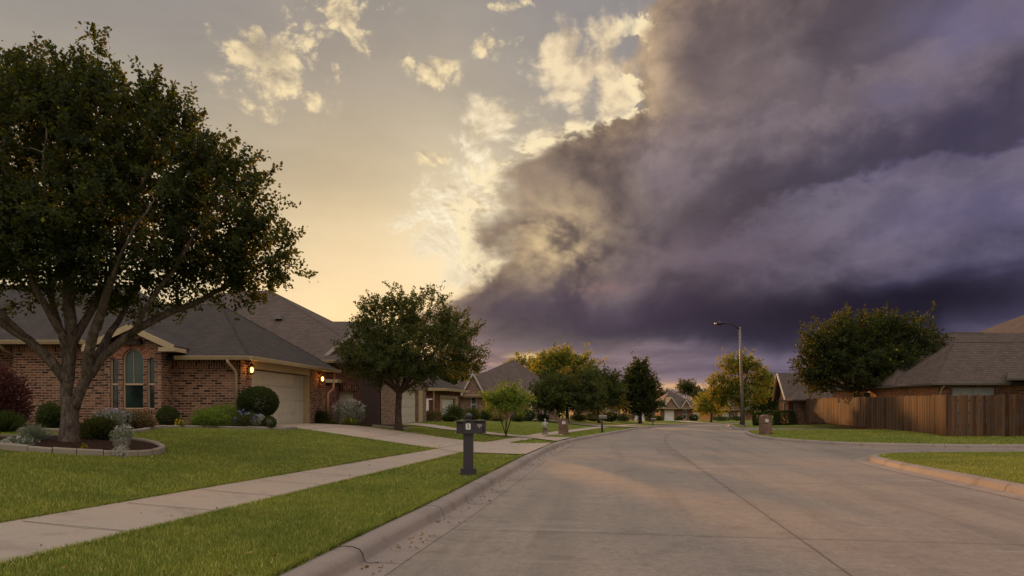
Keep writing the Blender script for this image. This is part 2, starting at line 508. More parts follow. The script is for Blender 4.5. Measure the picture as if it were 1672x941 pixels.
def leaf_obj(name, mat, parent, C, D, S, asp=0.45, loc=None, R=None):
    """leaf-shaped quads: C base points, D directions, S lengths"""
    n = len(C)
    org = np.array(ORG[parent.name] if parent is not None else loc)
    D = D / np.maximum(np.linalg.norm(D, axis=1), 1e-9)[:, None]
    rv = rng.normal(size=(n, 3))
    sd = np.cross(D, rv); sd /= np.maximum(np.linalg.norm(sd, axis=1), 1e-9)[:, None]
    nn = np.cross(D, sd)
    S = S[:, None]
    a = C; b = C + D * S * 0.55 + sd * S * asp * 0.5 + nn * S * 0.08
    c = C + D * S; d = C + D * S * 0.55 - sd * S * asp * 0.5 + nn * S * 0.08
    V = (np.stack([a, b, c, d], 1).reshape(-1, 3) - org).astype(np.float32)
    me = bpy.data.meshes.new(name)
    me.vertices.add(4 * n); me.loops.add(4 * n); me.polygons.add(n)
    me.vertices.foreach_set('co', V.ravel())
    me.loops.foreach_set('vertex_index', np.arange(4 * n, dtype=np.int32))
    me.polygons.foreach_set('loop_start', np.arange(0, 4 * n, 4, dtype=np.int32))
    at = me.attributes.new('rnd', 'FLOAT', 'POINT')
    R = rng.random(n) if R is None else R
    at.data.foreach_set('value', np.repeat(R, 4).astype(np.float32))
    me.update(calc_edges=True)
    me.materials.append(mat)
    return link(name, me, parent, org)


# ------------------------------------------------------------------ terrain
def catmull(P, step=1.0):
    P = [np.array(p, float) for p in P]
    out = []
    for i in range(len(P) - 1):
        p0 = P[max(i - 1, 0)]; p1 = P[i]; p2 = P[i + 1]; p3 = P[min(i + 2, len(P) - 1)]
        n = max(2, int(np.linalg.norm(p2 - p1) / step))
        for k in range(n):
            t = k / n
            out.append(0.5 * ((2 * p1) + (-p0 + p2) * t + (2 * p0 - 5 * p1 + 4 * p2 - p3) * t * t + (-p0 + 3 * p1 - 3 * p2 + p3) * t ** 3))
    out.append(P[-1])
    return np.array(out)


CL = catmull([(-4.85, -14), (-3.1, -3), (-1.62, 6.56), (-0.95, 10.5), (-0.27, 15), (1.3, 25.1), (2.75, 32.1), (4.3, 36.8), (6.75, 44), (11.6, 58.5),
              (18.5, 76), (25.5, 90), (36, 98), (60, 103), (130, 106)], 0.8)
CRP = [(5.4, -14), (7.5, 0), (9.4, 12.56), (10.55, 20.0)]
CR = catmull([(5.4, -14), (7.5, 0), (9.4, 12.56), (10.7, 21.2), (13.06, 36.4), (15.3, 46.6), (19.4, 59.5), (24.2, 76), (30, 86), (42, 91.5), (70, 95), (130, 97)], 1.0)


def sdist(P, X, Y):
    """distance from the polyline, positive on its left"""
    X = np.asarray(X, float); Y = np.asarray(Y, float)
    sh = X.shape
    q = np.stack([X.ravel(), Y.ravel()], 1)
    best = np.full(len(q), 1e9); sign = np.ones(len(q))
    for i in range(len(P) - 1):
        a = P[i]; e = P[i + 1] - a
        w = q - a
        t = np.clip((w @ e) / (e @ e), 0, 1)
        r = w - t[:, None] * e
        d2 = (r * r).sum(1)
        m = d2 < best
        best[m] = d2[m]
        sign[m] = np.sign(e[0] * w[m, 1] - e[1] * w[m, 0])
    return (np.sqrt(best) * sign).reshape(sh)


def sstep(a, b, x):
    t = np.clip((np.asarray(x, float) - a) / (b - a), 0, 1)
    return t * t * (3 - 2 * t)


def zb(Y): return -0.9 * sstep(45, 135, Y)


def prof(d): return np.interp(d, [0, 3.5, 9, 12, 60], [0, 0.08, 0.72, 0.85, 0.95])


def HL(X, Y):
    d = np.maximum(sdist(CL, X, Y), 0)
    A = np.interp(Y, [-20, 29, 38, 60, 110], [1, 1, 0.7, 0.72, 0.3])
    f = (prof(d - 0.7) + prof(d) + prof(d + 0.7)) / 3
    return zb(Y) + 0.15 + A * f


def HR(X, Y):
    d = np.maximum(-sdist(CR, X, Y), 0)
    A = np.interp(Y, [0, 60, 100], [1, 1, 0.4])
    return zb(Y) + 0.15 + A * np.interp(d, [0, 2, 9, 40], [0, 0.06, 0.4, 0.5])


def hl(x, y): return float(HL(np.array([x]), np.array([y]))[0])
def hr(x, y): return float(HR(np.array([x]), np.array([y]))[0])


def inpoly(poly, X, Y):
    poly = np.asarray(poly, float)
    r = np.zeros(np.shape(X), bool)
    n = len(poly)
    for i in range(n):
        x1, y1 = poly[i]; x2, y2 = poly[(i + 1) % n]
        c = ((y1 > Y) != (y2 > Y)) & (X < (x2 - x1) * (Y - y1) / (y2 - y1 + 1e-12) + x1)
        r ^= c
    return r


def densify(poly, step, closed=True):
    out = []
    n = len(poly)
    for i in range(n if closed else n - 1):
        a = np.array(poly[i], float); b = np.array(poly[(i + 1) % n], float)
        k = max(1, int(np.ceil(np.linalg.norm(b - a) / step)))
        for j in range(k): out.append(a + (b - a) * j / k)
    if not closed: out.append(np.array(poly[-1], float))
    return np.array(out)


def sheet(poly, H, step, off=0.0, thick=0.0):
    """a draped polygon with an even grid of points inside it"""
    B = densify(poly, step)
    x0, y0 = B.min(0); x1, y1 = B.max(0)
    gx, gy = np.meshgrid(np.arange(x0, x1, step), np.arange(y0, y1, step))
    gx = gx.ravel() + 0.013; gy = gy.ravel() + 0.017
    m = inpoly(B, gx, gy)
    d = np.min(np.hypot(gx[m][:, None] - B[:, 0], gy[m][:, None] - B[:, 1]), axis=1) if m.any() else np.zeros(0)
    ix = gx[m][d > step * 0.4]; iy = gy[m][d > step * 0.4]
    pts = [Vector(p) for p in B] + [Vector((a, b)) for a, b in zip(ix, iy)]
    nb = len(B)
    r = geo.delaunay_2d_cdt(pts, [], [list(range(nb))], 1, 1e-5)
    vx = np.array([v[0] for v in r[0]]); vy = np.array([v[1] for v in r[0]])
    vz = H(vx, vy) + off
    mb = MB()
    mb.v = [tuple(p) for p in np.stack([vx, vy, vz], 1)]
    mb.r = [0.5] * len(mb.v)
    for f in r[2]:
        a, b, c = (r[0][k] for k in f[:3])
        cr = (b - a).cross(c - a)
        mb.f.append(tuple(f) if cr > 0 else tuple(f)[::-1]); mb.sm.append(True)
    if thick:
        for i in range(nb):
            j = (i + 1) % nb
            a = B[i]; b = B[j]
            za = float(H(np.array([a[0]]), np.array([a[1]]))[0]) + off; z2 = float(H(np.array([b[0]]), np.array([b[1]]))[0]) + off
            mb.face([(a[0], a[1], za), (a[0], a[1], za - thick), (b[0], b[1], z2 - thick), (b[0], b[1], z2)])
    return mb


def offset_poly(P, d):
    T = np.gradient(P, axis=0); T /= np.linalg.norm(T, axis=1)[:, None]
    N = np.stack([-T[:, 1], T[:, 0]], 1)           # left normal
    return P + N * (np.asarray(d)[:, None] if np.ndim(d) else d)
# ------------------------------------------------------------------ ground, road, kerbs
mb = MB()
mb.face([(-900, -300, -1.6), (900, -300, -1.6), (900, 1500, -1.6), (-900, 1500, -1.6)])
struct(mb.build('ground', LAWN))

# left lawn: rows follow the kerb, columns step away from it
dl = np.concatenate([np.array([0.31, 0.45]), np.arange(0.7, 14.5, 0.5), np.arange(15, 30, 1.5), np.arange(31, 80, 6), [110, 180, 320]])
rows = [offset_poly(CL, d) for d in dl]
mb = MB()
nr, nc = len(dl), len(CL)
for i, R_ in enumerate(rows):
    h = HL(R_[:, 0], R_[:, 1])
    mb.v += [(x, y, z) for (x, y), z in zip(R_, h)]
mb.r = [0.5] * len(mb.v)
for i in range(nr - 1):
    for j in range(nc - 1):
        a = i * nc + j
        mb.f.append((a, a + 1, a + 1 + nc, a + nc)); mb.sm.append(True)
struct(mb.build('left_lawn', LAWN))

# the road: one sheet from verge to verge, falling gently at the far end
road_poly = [tuple(p) for p in offset_poly(CL, 0.15)[::2]] + [(130, 80), (60, 80), (60, 18), (40, 15), (30, -14)]
struct(sheet(road_poly, lambda x, y: zb(y), 2.2).build('road', ROAD))


def kerb(name, P, drops=(), side=1.0, hgt=0.15):
    """rounded roll kerb swept along P (gutter edge); side=+1 lawn on the left"""
    cs = [(-0.40, 0.006), (-0.02, 0.010), (0.0, 0.03), (0.02, 0.10), (0.055, 0.143), (0.12, 0.165), (0.22, 0.172), (0.31, 0.158), (0.32, -0.1)]
    s = np.concatenate([[0], np.cumsum(np.linalg.norm(np.diff(P, axis=0), axis=1))])
    k = np.ones(len(P))
    for a, b in drops:
        k *= 1 - 0.72 * (sstep(a - 1.2, a, s) - sstep(b, b + 1.2, s))
    # cast in lengths of about three metres with an open joint between them
    tot = s[-1]; segs = []
    q = 0.0
    while q < tot - 0.05:
        e = min(q + 3.05, tot); segs.append((q, e)); q = e
    mb = MB()
    m = len(cs)
    for a_, b_ in segs:
        kk_ = np.linspace(a_ + 0.007, b_ - 0.007, 9)
        PX = np.interp(kk_, s, P[:, 0]); PY = np.interp(kk_, s, P[:, 1])
        X2 = np.interp(np.minimum(kk_ + 0.15, tot), s, P[:, 0]); Y2 = np.interp(np.minimum(kk_ + 0.15, tot), s, P[:, 1])
        X1 = np.interp(np.maximum(kk_ - 0.15, 0), s, P[:, 0]); Y1 = np.interp(np.maximum(kk_ - 0.15, 0), s, P[:, 1])
        tx, ty = X2 - X1, Y2 - Y1; ll = np.hypot(tx, ty) + 1e-9
        nx, ny = -ty / ll * side, tx / ll * side
        jit = random.uniform(-0.006, 0.006)
        b0 = len(mb.v); n = len(kk_)
        for d, z in cs:
            for i in range(n):
                mb.v.append((PX[i] + nx[i] * d, PY[i] + ny[i] * d, float(zb(PY[i])) + z + (jit if z > 0.02 else 0)))
        for i in range(m - 1):
            for j in range(n - 1):
                a = b0 + i * n + j
                f = (a, a + 1, a + 1 + n, a + n)
                mb.f.append(f if side > 0 else f[::-1]); mb.sm.append(True)
    mb.r = [0.5] * len(mb.v)
    return struct(mb.build(name, KERB))


def arc_at(P, y):
    s = np.concatenate([[0], np.cumsum(np.linalg.norm(np.diff(P, axis=0), axis=1))])
    return float(np.interp(y, P[:, 1], s))


CLd = catmull([tuple(p) for p in CL], 0.4)
kerb('left_kerb', CLd, drops=[])
# right side: near lawn, corner lawn, lamp island, each with its own kerb
KR1 = catmull([(5.4, -14), (7.5, 0), (9.4, 12.56), (10.35, 18.6), (10.9, 20.9), (11.9, 22.2), (13.8, 22.9), (18, 23.1), (28, 23.1), (45, 23.0)], 0.4)
kerb('near_right_kerb', KR1, side=-1)
KR2 = catmull([(45, 27.6), (28, 27.4), (20, 27.4), (16.6, 28.0), (14.6, 29.3), (13.55, 31.5), (13.1, 34.5), (13.3, 37.5), (14.4, 42.0), (15.6, 45.6), (16.9, 46.6), (20, 46.9), (28, 47)], 0.4)
kerb('corner_kerb', KR2, side=-1)
KR3 = catmull([(28, 51), (20.5, 51), (18.3, 52.3), (17.7, 54.5), (19.2, 59.5), (24.2, 76), (30, 86), (42, 91.5), (70, 95), (130, 97)], 0.5)
kerb('lamp_kerb', KR3, side=-1)


def lawn_right(name, K, extra, step):
    P = offset_poly(K, -0.22)
    poly = [tuple(p) for p in P] + extra
    H = lambda x, y: (zb(y) + 0.15 + 0.38 * np.interp(np.min(np.hypot(np.asarray(x)[:, None] - P[::2, 0], np.asarray(y)[:, None] - P[::2, 1]), axis=1), [0, 0.6, 4, 10, 40], [0.0, 0.04, 0.4, 0.85, 1.0]))
    o = struct(sheet(poly, H, step).build(name, LAWN))
    return poly, H


PL1, HR1 = lawn_right('near_right_lawn', KR1, [(45, -14)], 0.8)
PL2, HR2 = lawn_right('corner_lawn', KR2, [(60, 47), (60, 28)], 0.9)
PL3, HR3 = lawn_right('far_right_lawn', KR3, [(130, 52)], 1.6)
h2 = lambda x, y: float(HR2(np.array([x]), np.array([y]))[0])
h3 = lambda x, y: float(HR3(np.array([x]), np.array([y]))[0])

# pavements of the left side
SW_IN = [(-9.7, -11), (-5.7, 7.6), (-2.5, 23.1), (0.3, 33.3)]
SW_OUT = [(-8.6, -11), (-4.5, 6.1), (-1.62, 21.1), (1.05, 32.5)]
far_in = offset_poly(CL, 3.15); far_out = offset_poly(CL, 2.15)
mfar = (CL[:, 1] > 36) & (CL[:, 1] < 84)
SIDEWALK = SW_IN + [tuple(p) for p in far_in[mfar][::3]] + [tuple(p) for p in far_out[mfar][::3][::-1]] + SW_OUT[::-1]
struct(sheet(SIDEWALK, HL, 0.6, 0.022).build('sidewalk', WALK))
KX = lambda y: float(np.interp(y, CL[:, 1], CL[:, 0]))
DRIVE1 = [(-9.9, 25.55), (-2.5, 22.85), (-1.75, 21.75), (KX(21.6) - 0.5, 21.3), (KX(21.2) - 0.27, 21.2), (KX(28.5) - 0.27, 28.5), (0.2, 27.6), (-1.37, 27.9), (-9.2, 31.3)]
struct(sheet(DRIVE1, HL, 0.6, 0.034).build('driveway', WALK))
DRIVE2 = [(-6.6, 38.6), (-3.6, 35.2), (0.3, 33.3), (1.1, 31.9), (KX(29.9) - 0.27, 29.9), (KX(33.8) - 0.27, 33.8), (1.6, 34.0), (0.7, 34.9), (-3.0, 37.2), (-5.9, 41.5)]
struct(sheet(DRIVE2, HL, 0.6, 0.046).build('far_driveway', WALK))
DRIVE3 = [(-3.5, 62.5), (4.3, 56.2), (9.3, 53.6), (KX(54.5) - 0.27, 54.5), (KX(57.6) - 0.27, 57.6), (6.4, 59.0), (-2.6, 64.5)]
struct(sheet(DRIVE3, HL, 1.0, 0.058).build('third_driveway', WALK))
FARD = [(21.5, 113), (24.5, 113), (28.5, 94.6), (25.0, 91.2)]
struct(sheet(FARD, HL, 1.5, 0.05).build('end_driveway', WALK))
# expansion joints of the sidewalk: thin dark strips let into it
mb = MB()
for k in range(26):
    y = -2 + k * 1.55
    xi = np.interp(y + 1.0, [p[1] for p in SW_IN], [p[0] for p in SW_IN]); xo = np.interp(y, [p[1] for p in SW_OUT], [p[0] for p in SW_OUT])
    a = np.array([xi, y + 0.45]); b = np.array([xo, y + 0.30])
    d = (b - a) / np.linalg.norm(b - a); nn = np.array([-d[1], d[0]]) * 0.008
    q = [a - nn, b - nn, b + nn, a + nn]
    if 21.5 < y < 27: continue
    zz = [hl(p[0], p[1]) + 0.029 for p in q]
    mb.face([(p[0], p[1], z) for p, z in zip(q, zz)])
for (a, b) in (((-7.6, 24.6), (-6.9, 30.2)), ((-5.2, 23.95), (-4.4, 29.2)), ((-2.5, 22.85), (-1.45, 27.9)), ((-8.6, 28.6), (-1.0, 25.2))):
    a, b = np.array(a), np.array(b); dd = (b - a) / np.linalg.norm(b - a); nn = np.array([-dd[1], dd[0]]) * 0.01
    for k in range(8):
        p, q2 = a + (b - a) * k / 8, a + (b - a) * (k + 1) / 8
        q = [p - nn, q2 - nn, q2 + nn, p + nn]
        mb.face([(v[0], v[1], hl(v[0], v[1]) + 0.043) for v in q])
struct(mb.build('sidewalk_joints', paint_mat('joint_filler', lin(60, 50, 44), 0.95)))

# planting beds
def ell(cx, cy, rx, ry, n=40, ph=0.0): return [(cx + rx * math.cos(2 * math.pi * k / n), cy + ry * math.sin(2 * math.pi * k / n)) for k in range(n)]
RING = ell(-9.25, 14.4, 1.72, 1.55)
BED_EDGE = [(-13.4, 18.0), (-11.6, 17.9), (-10.55, 18.4), (-10.6, 19.6), (-11.0, 21.2), (-10.9, 22.4), (-10.0, 22.9), (-8.9, 23.3), (-8.05, 24.2), (-7.9, 24.9)]
BE = catmull(BED_EDGE, 0.25)
BED = [tuple(p) for p in BE] + [(-9.2, 25.4), (-9.7, 25.0), (-22, 25.0), (-22, 18.0)]
struct(sheet(RING, HL, 0.35, 0.07).build('tree_bed_mulch', MULCH))
struct(sheet(BED, HL, 0.5, 0.05).build('house_bed_mulch', MULCH))
BED2 = [(-8.75, 32.0), (-6.3, 31.3), (-5.2, 31.6), (-4.9, 33.4), (-6.0, 35.6), (-9.0, 36.5)]
struct(sheet(BED2, HL, 0.5, 0.055).build('side_bed_mulch', MULCH))


def blocks(name, P, label, cat, w, h, ln, closed=False, off=0.0):
    t = thing(name, label, cat, (P[0][0], P[0][1], hl(*P[0])))
    s = np.concatenate([[0], np.cumsum(np.linalg.norm(np.diff(P, axis=0), axis=1))])
    pos_ = 0.0
    while pos_ < s[-1] - 0.1:
        L = ln * random.uniform(0.72, 1.2)
        e = min(pos_ + L, s[-1])
        m = MB()
        k = 4
        base = []
        dz = random.uniform(-0.012, 0.012); ro = random.uniform(-0.014, 0.014)
        for q in range(k + 1):
            ss = pos_ + 0.007 + (e - pos_ - 0.014) * q / k
            x = np.interp(ss, s, P[:, 0]); y = np.interp(ss, s, P[:, 1])
            x2 = np.interp(ss + 0.05, s, P[:, 0]); y2 = np.interp(ss + 0.05, s, P[:, 1])
            x1 = np.interp(ss - 0.05, s, P[:, 0]); y1 = np.interp(ss - 0.05, s, P[:, 1])
            T = np.array([x2 - x1, y2 - y1]); T /= np.linalg.norm(T) + 1e-9
            N = np.array([-T[1], T[0]])
            z = hl(x, y)
            ring = []
            for d, zz in ((-w / 2, -0.1), (-w / 2, h - 0.025), (-w / 2 + 0.02, h), (w / 2 - 0.02, h), (w / 2, h - 0.025), (w / 2, -0.1)):
                ring.append((x + N[0] * (d + ro), y + N[1] * (d + ro), z + zz + dz))
            base.append(ring)
        for q in range(k):
            for r in range(5):
                m.face([base[q][r], base[q + 1][r], base[q + 1][r + 1], base[q][r + 1]])
        m.face(base[0]); m.face(base[-1][::-1])
        m.build('edging_block', STONE, t)
        pos_ = e
    return t


ring_c = np.array(RING + RING[:1])
RINGP = catmull([tuple(p) for p in ring_c], 0.1)
blocks('tree_ring_border', RINGP, 'round border of pale concrete blocks around the big left tree', 'garden border', 0.12, 0.115, 0.40)
blocks('bed_border', BE, 'curved pale concrete border along the flower bed by the garage', 'garden border', 0.14, 0.10, 0.95)
blocks('side_bed_border', catmull([(-6.4, 31.25), (-5.3, 31.5), (-4.85, 32.3)], 0.1), 'short pale stone border before the white flowering bush', 'garden border', 0.16, 0.10, 0.8)

# ------------------------------------------------------------------ grass
PAVE = [SIDEWALK, DRIVE1, DRIVE2, BED, BED2]
ringb = ell(-9.25, 14.4, 1.82, 1.65)
drops_ok = lambda X, Y: np.ones(len(X), bool)


def blades(n, xr, yr, H, keep, hmin, hmax, wid):
    X = rng.uniform(*xr, n); Y = rng.uniform(*yr, n)
    pxs = CX + F * X / Y
    m = (pxs > -30) & (pxs < 1700) & keep(X, Y)
    X, Y = X[m], Y[m]
    Z = H(X, Y) - 0.004
    n = len(X)
    tuft = rng.random(n)
    hgt = rng.uniform(hmin, hmax, n) * (0.7 + 0.6 * tuft * tuft)
    an = rng.uniform(0, 2 * np.pi, n); lean = rng.uniform(0.1, 0.75, n) * hgt; la = rng.uniform(0, 2 * np.pi, n)
    w = wid * rng.uniform(0.6, 1.3, n)
    dx, dy = np.cos(an) * w / 2, np.sin(an) * w / 2
    a = np.stack([X - dx, Y - dy, Z], 1); b = np.stack([X + dx, Y + dy, Z], 1)
    c = np.stack([X + np.cos(la) * lean, Y + np.sin(la) * lean, Z + hgt], 1)
    return np.stack([a, b, c], 1).reshape(-1, 3)


def left_keep(X, Y):
    d = sdist(CL, X, Y)
    m = d > 0.30 + rng.normal(0, 0.012, len(X))
    for p in PAVE:
        m &= ~inpoly(p, X + rng.normal(0, 0.018, len(X)), Y + rng.normal(0, 0.018, len(X)))
    m &= ~inpoly(ringb, X, Y)
    return m


G = []
G.append(blades(330000, (-9.0, 0.3), (5.0, 13.5), HL, left_keep, 0.03, 0.062, 0.0105))
G.append(blades(90000, (-4.2, 0.0), (5.4, 12.5), HL, left_keep, 0.03, 0.06, 0.008))
G.append(blades(230000, (-16.0, 1.6), (13.5, 25.5), HL, left_keep, 0.028, 0.052, 0.014))
G.append(blades(110000, (-8.0, 6.0), (25.5, 46.0), HL, left_keep, 0.028, 0.05, 0.026))
p1 = np.array(PL1)
G.append(blades(150000, (9.0, 22.0), (11.0, 23.2), HR1, lambda X, Y: inpoly(p1, X, Y), 0.028, 0.055, 0.013))
p2 = np.array(PL2)
G.append(blades(110000, (12.5, 34.0), (27.2, 47.0), HR2, lambda X, Y: inpoly(p2, X, Y), 0.028, 0.055, 0.026))
# longer blades overhang the edges of the walk and the kerb
def edge_blades(poly, n, h0, h1, wd, side, H=HL):
    Pp = np.array(poly, float)
    sl = np.concatenate([[0], np.cumsum(np.linalg.norm(np.diff(Pp, axis=0), axis=1))])
    q = rng.uniform(0, sl[-1], n)
    X = np.interp(q, sl, Pp[:, 0]); Y = np.interp(q, sl, Pp[:, 1])
    X2 = np.interp(np.minimum(q + 0.2, sl[-1]), sl, Pp[:, 0]); Y2 = np.interp(np.minimum(q + 0.2, sl[-1]), sl, Pp[:, 1])
    X1 = np.interp(np.maximum(q - 0.2, 0), sl, Pp[:, 0]); Y1 = np.interp(np.maximum(q - 0.2, 0), sl, Pp[:, 1])
    tx, ty = X2 - X1, Y2 - Y1; l = np.hypot(tx, ty) + 1e-9
    nx, ny = -ty / l * side, tx / l * side
    o = np.abs(rng.normal(0.0, 0.03, n)) + 0.004
    ok = (Y > 4.5) & (Y < 30) & ~inpoly(DRIVE1, X + nx * 0.03, Y + ny * 0.03)
    X, Y, nx, ny, o = X[ok] + (nx * o)[ok], Y[ok] + (ny * o)[ok], nx[ok], ny[ok], o[ok]
    n = len(X); h = rng.uniform(h0, h1, n); an = rng.uniform(0, 2 * np.pi, n)
    Z = H(X, Y)
    w = wd * rng.uniform(.7, 1.3, n) * (1 + Y / 14)
    le = -rng.uniform(-0.3, 0.9, n) * h
    a = np.stack([X - np.cos(an) * w / 2, Y - np.sin(an) * w / 2, Z], 1); b = np.stack([X + np.cos(an) * w / 2, Y + np.sin(an) * w / 2, Z], 1)
    c = np.stack([X + nx * le + rng.normal(0, .01, n), Y + ny * le + rng.normal(0, .01, n), Z + h], 1)
    return np.stack([a, b, c], 1).reshape(-1, 3)


G.append(edge_blades(SW_IN, 26000, 0.05, 0.085, 0.007, 1))
G.append(edge_blades(SW_OUT, 22000, 0.045, 0.075, 0.007, -1))
kl = offset_poly(CL, 0.31); kl = kl[(kl[:, 1] > 4) & (kl[:, 1] < 32)]
G.append(edge_blades(kl, 26000, 0.045, 0.075, 0.007, 1))
G.append(edge_blades([DRIVE1[0], DRIVE1[1]], 5000, 0.05, 0.08, 0.008, -1))
V = np.concatenate(G).astype(np.float32)
nb_ = len(V) // 3
me = bpy.data.meshes.new('grass')
me.vertices.add(3 * nb_); me.loops.add(3 * nb_); me.polygons.add(nb_)
me.vertices.foreach_set('co', V.ravel())
me.loops.foreach_set('vertex_index', np.arange(3 * nb_, dtype=np.int32))
me.polygons.foreach_set('loop_start', np.arange(0, 3 * nb_, 3, dtype=np.int32))
at = me.attributes.new('rnd', 'FLOAT', 'POINT')
at.data.foreach_set('value', np.repeat(rng.random(nb_), 3).astype(np.float32))
me.update(calc_edges=True)
me.materials.append(BLADE)
o = bpy.data.objects.new('grass', me); COL.objects.link(o)
o['label'] = 'short green mown grass on the lawns and verges'; o['category'] = 'grass'
struct(o, 'stuff')

# dead leaves blown into the gutter and over the lawn edge
n = 420
q = rng.random(n); Yl = 5 + 30 * q ** 1.3
Xl = np.interp(Yl, CL[:, 1], CL[:, 0]) + np.where(rng.random(n) < 0.6, np.abs(rng.normal(0, 0.22, n)) + 0.03, -np.abs(rng.normal(0, 2.2, n)) - 0.35)
dl_ = sdist(CL, Xl, Yl)
Zl = np.where(dl_ > 0.3, HL(Xl, Yl) + 0.05, 0.02)
an = rng.uniform(0, 2 * np.pi, n)
lo_ = leaf_obj('fallen_leaves', leaf_mat('dead_leaf', lin(110, 78, 46), lin(150, 116, 70), None, trans=(0.3, 0.2, 0.05), tw=0.1), None, np.stack([Xl, Yl, Zl], 1), np.stack([np.cos(an), np.sin(an), rng.uniform(-.1, .25, n)], 1), rng.uniform(0.03, 0.06, n), 0.6, loc=(0, 0, 0))
lo_['label'] = 'small dry leaves lying in the gutter and on the verge'; lo_['category'] = 'fallen leaves'
struct(lo_, 'stuff')
# ------------------------------------------------------------------ houses
class WF:
    """frame of a vertical wall from p0 to p1 (outside on the right of the walk)"""
    def __init__(s, p0, p1):
        s.p0 = Vector((*p0, 0)); d = Vector((p1[0] - p0[0], p1[1] - p0[1], 0))
        s.L = d.length; s.d = d.normalized(); s.n = Vector((s.d.y, -s.d.x, 0))

    def pt(s, u, z, o=0.0):
        p = s.p0 + s.d * u + s.n * o
        return Vector((p.x, p.y, z))

    def box(s, mb, u0, u1, z0, z1, o0, o1):
        mb.obox(s.pt(u0, z0, o0), s.d * (u1 - u0), -s.n * -(o1 - o0), (0, 0, z1 - z0))

    def wall(s, mb, outline, holes=(), depth=0.12):
        polys = [[s.pt(u, z) for u, z in outline]] + [[s.pt(u, z) for u, z in h] for h in holes]
        allp = [p for q in polys for p in q]
        for t in geo.tessellate_polygon(polys):
            a, b, c = (allp[i] for i in t)
            nn = (b - a).cross(c - a)
            mb.face([a, b, c] if nn.dot(s.n) > 0 else [a, c, b])
        for h in holes:
            for i in range(len(h)):
                (u0, z0), (u1, z1) = h[i], h[(i + 1) % len(h)]
                mb.face([s.pt(u0, z0), s.pt(u0, z0, -depth), s.pt(u1, z1, -depth), s.pt(u1, z1)])


def rect(u0, u1, z0, z1): return [(u0, z0), (u1, z0), (u1, z1), (u0, z1)]


def arch(u0, u1, z0, z1, rise, n=9):
    c = (u0 + u1) / 2; w = (u1 - u0) / 2
    return [(u0, z0), (u1, z0)] + [(c + w * math.cos(math.pi * k / n), z1 - rise + rise * math.sin(math.pi * k / n)) for k in range(n + 1)]


def window(house, wf, hole, mid=None, vbars=(), fw=0.05, depth=0.12, fmat=None, glass=None, label=None):
    """frame follows the hole; the pane is its child"""
    us = [p[0] for p in hole]; zs = [p[1] for p in hole]
    cu = (min(us) + max(us)) / 2; czz = (min(zs) + max(zs)) / 2
    m = MB()
    n = len(hole)
    inn = []
    for u, z in hole:
        k = 1 - fw / ((max(us) - min(us)) / 2); kz = 1 - fw / ((max(zs) - min(zs)) / 2)
        inn.append((cu + (u - cu) * k, czz + (z - czz) * kz))
    o1, o0 = -depth + 0.06, -depth + 0.0
    for i in range(n):
        j = (i + 1) % n
        a, b, c, d = hole[i], hole[j], inn[j], inn[i]
        m.face([wf.pt(*a, o1), wf.pt(*b, o1), wf.pt(*c, o1), wf.pt(*d, o1)])
        m.face([wf.pt(*d, o1), wf.pt(*c, o1), wf.pt(*c, o0), wf.pt(*d, o0)])
    if mid: wf.box(m, min(us) + 0.01, max(us) - 0.01, mid - 0.03, mid + 0.03, o0, o1 + 0.01)
    for vb in vbars: wf.box(m, vb - 0.007, vb + 0.007, (mid or min(zs)) + 0.03, max(zs) - fw, o0, o1 - 0.02)
    w = m.build('window', fmat or WHITE, house, label=label)
    if mid and glass is not None:
        up = [p for p in inn if p[1] > mid]
        up = [(min(p[0] for p in inn), mid), (max(p[0] for p in inn), mid)] + sorted(up, key=lambda p: -p[0])
        m = MB(); m.face([wf.pt(*p, o0 + 0.012) for p in up]); m.build('pane', glass, w)
        lo = [(min(p[0] for p in inn), min(zs)), (max(p[0] for p in inn), min(zs)), (max(p[0] for p in inn), mid), (min(p[0] for p in inn), mid)]
        m = MB(); m.face([wf.pt(*p, o0 + 0.012) for p in lo]); m.build('pane', GLASS, w)
    else:
        m = MB(); m.face([wf.pt(*p, o0 + 0.012) for p in inn]); m.build('pane', GLASS, w)
    return w


def garage_door(house, wf, u0, u1, z0, z1, depth, mat, rows=4, cols=0):
    m = MB()
    h = (z1 - z0) / rows
    for r in range(rows):
        wf.box(m, u0, u1, z0 + r * h + 0.008, z0 + (r + 1) * h - 0.008, -depth - 0.05, -depth)
        if cols:
            cw = (u1 - u0) / cols
            for c in range(cols):
                wf.box(m, u0 + c * cw + 0.09, u0 + (c + 1) * cw - 0.09, z0 + r * h + 0.1, z0 + (r + 1) * h - 0.1, -depth - 0.01, -depth + 0.012)
    wf.box(m, u0, u1, z0, z1, -depth - 0.09, -depth - 0.03)
    d = m.build('garage_door', mat, house)
    return d


def slab(mb, poly, t=0.13):
    """roof plane with thickness"""
    P = [Vector(p) for p in poly]
    nn = Vector((0, 0, 0))
    for i in range(1, len(P) - 1): nn += (P[i] - P[0]).cross(P[i + 1] - P[0])
    if nn.z < 0: P = P[::-1]
    dn = Vector((0, 0, -t))
    mb.face(P)
    mb.face([p + dn for p in P[::-1]])
    for i in range(len(P)):
        a, b = P[i], P[(i + 1) % len(P)]
        mb.face([a, a + dn, b + dn, b])


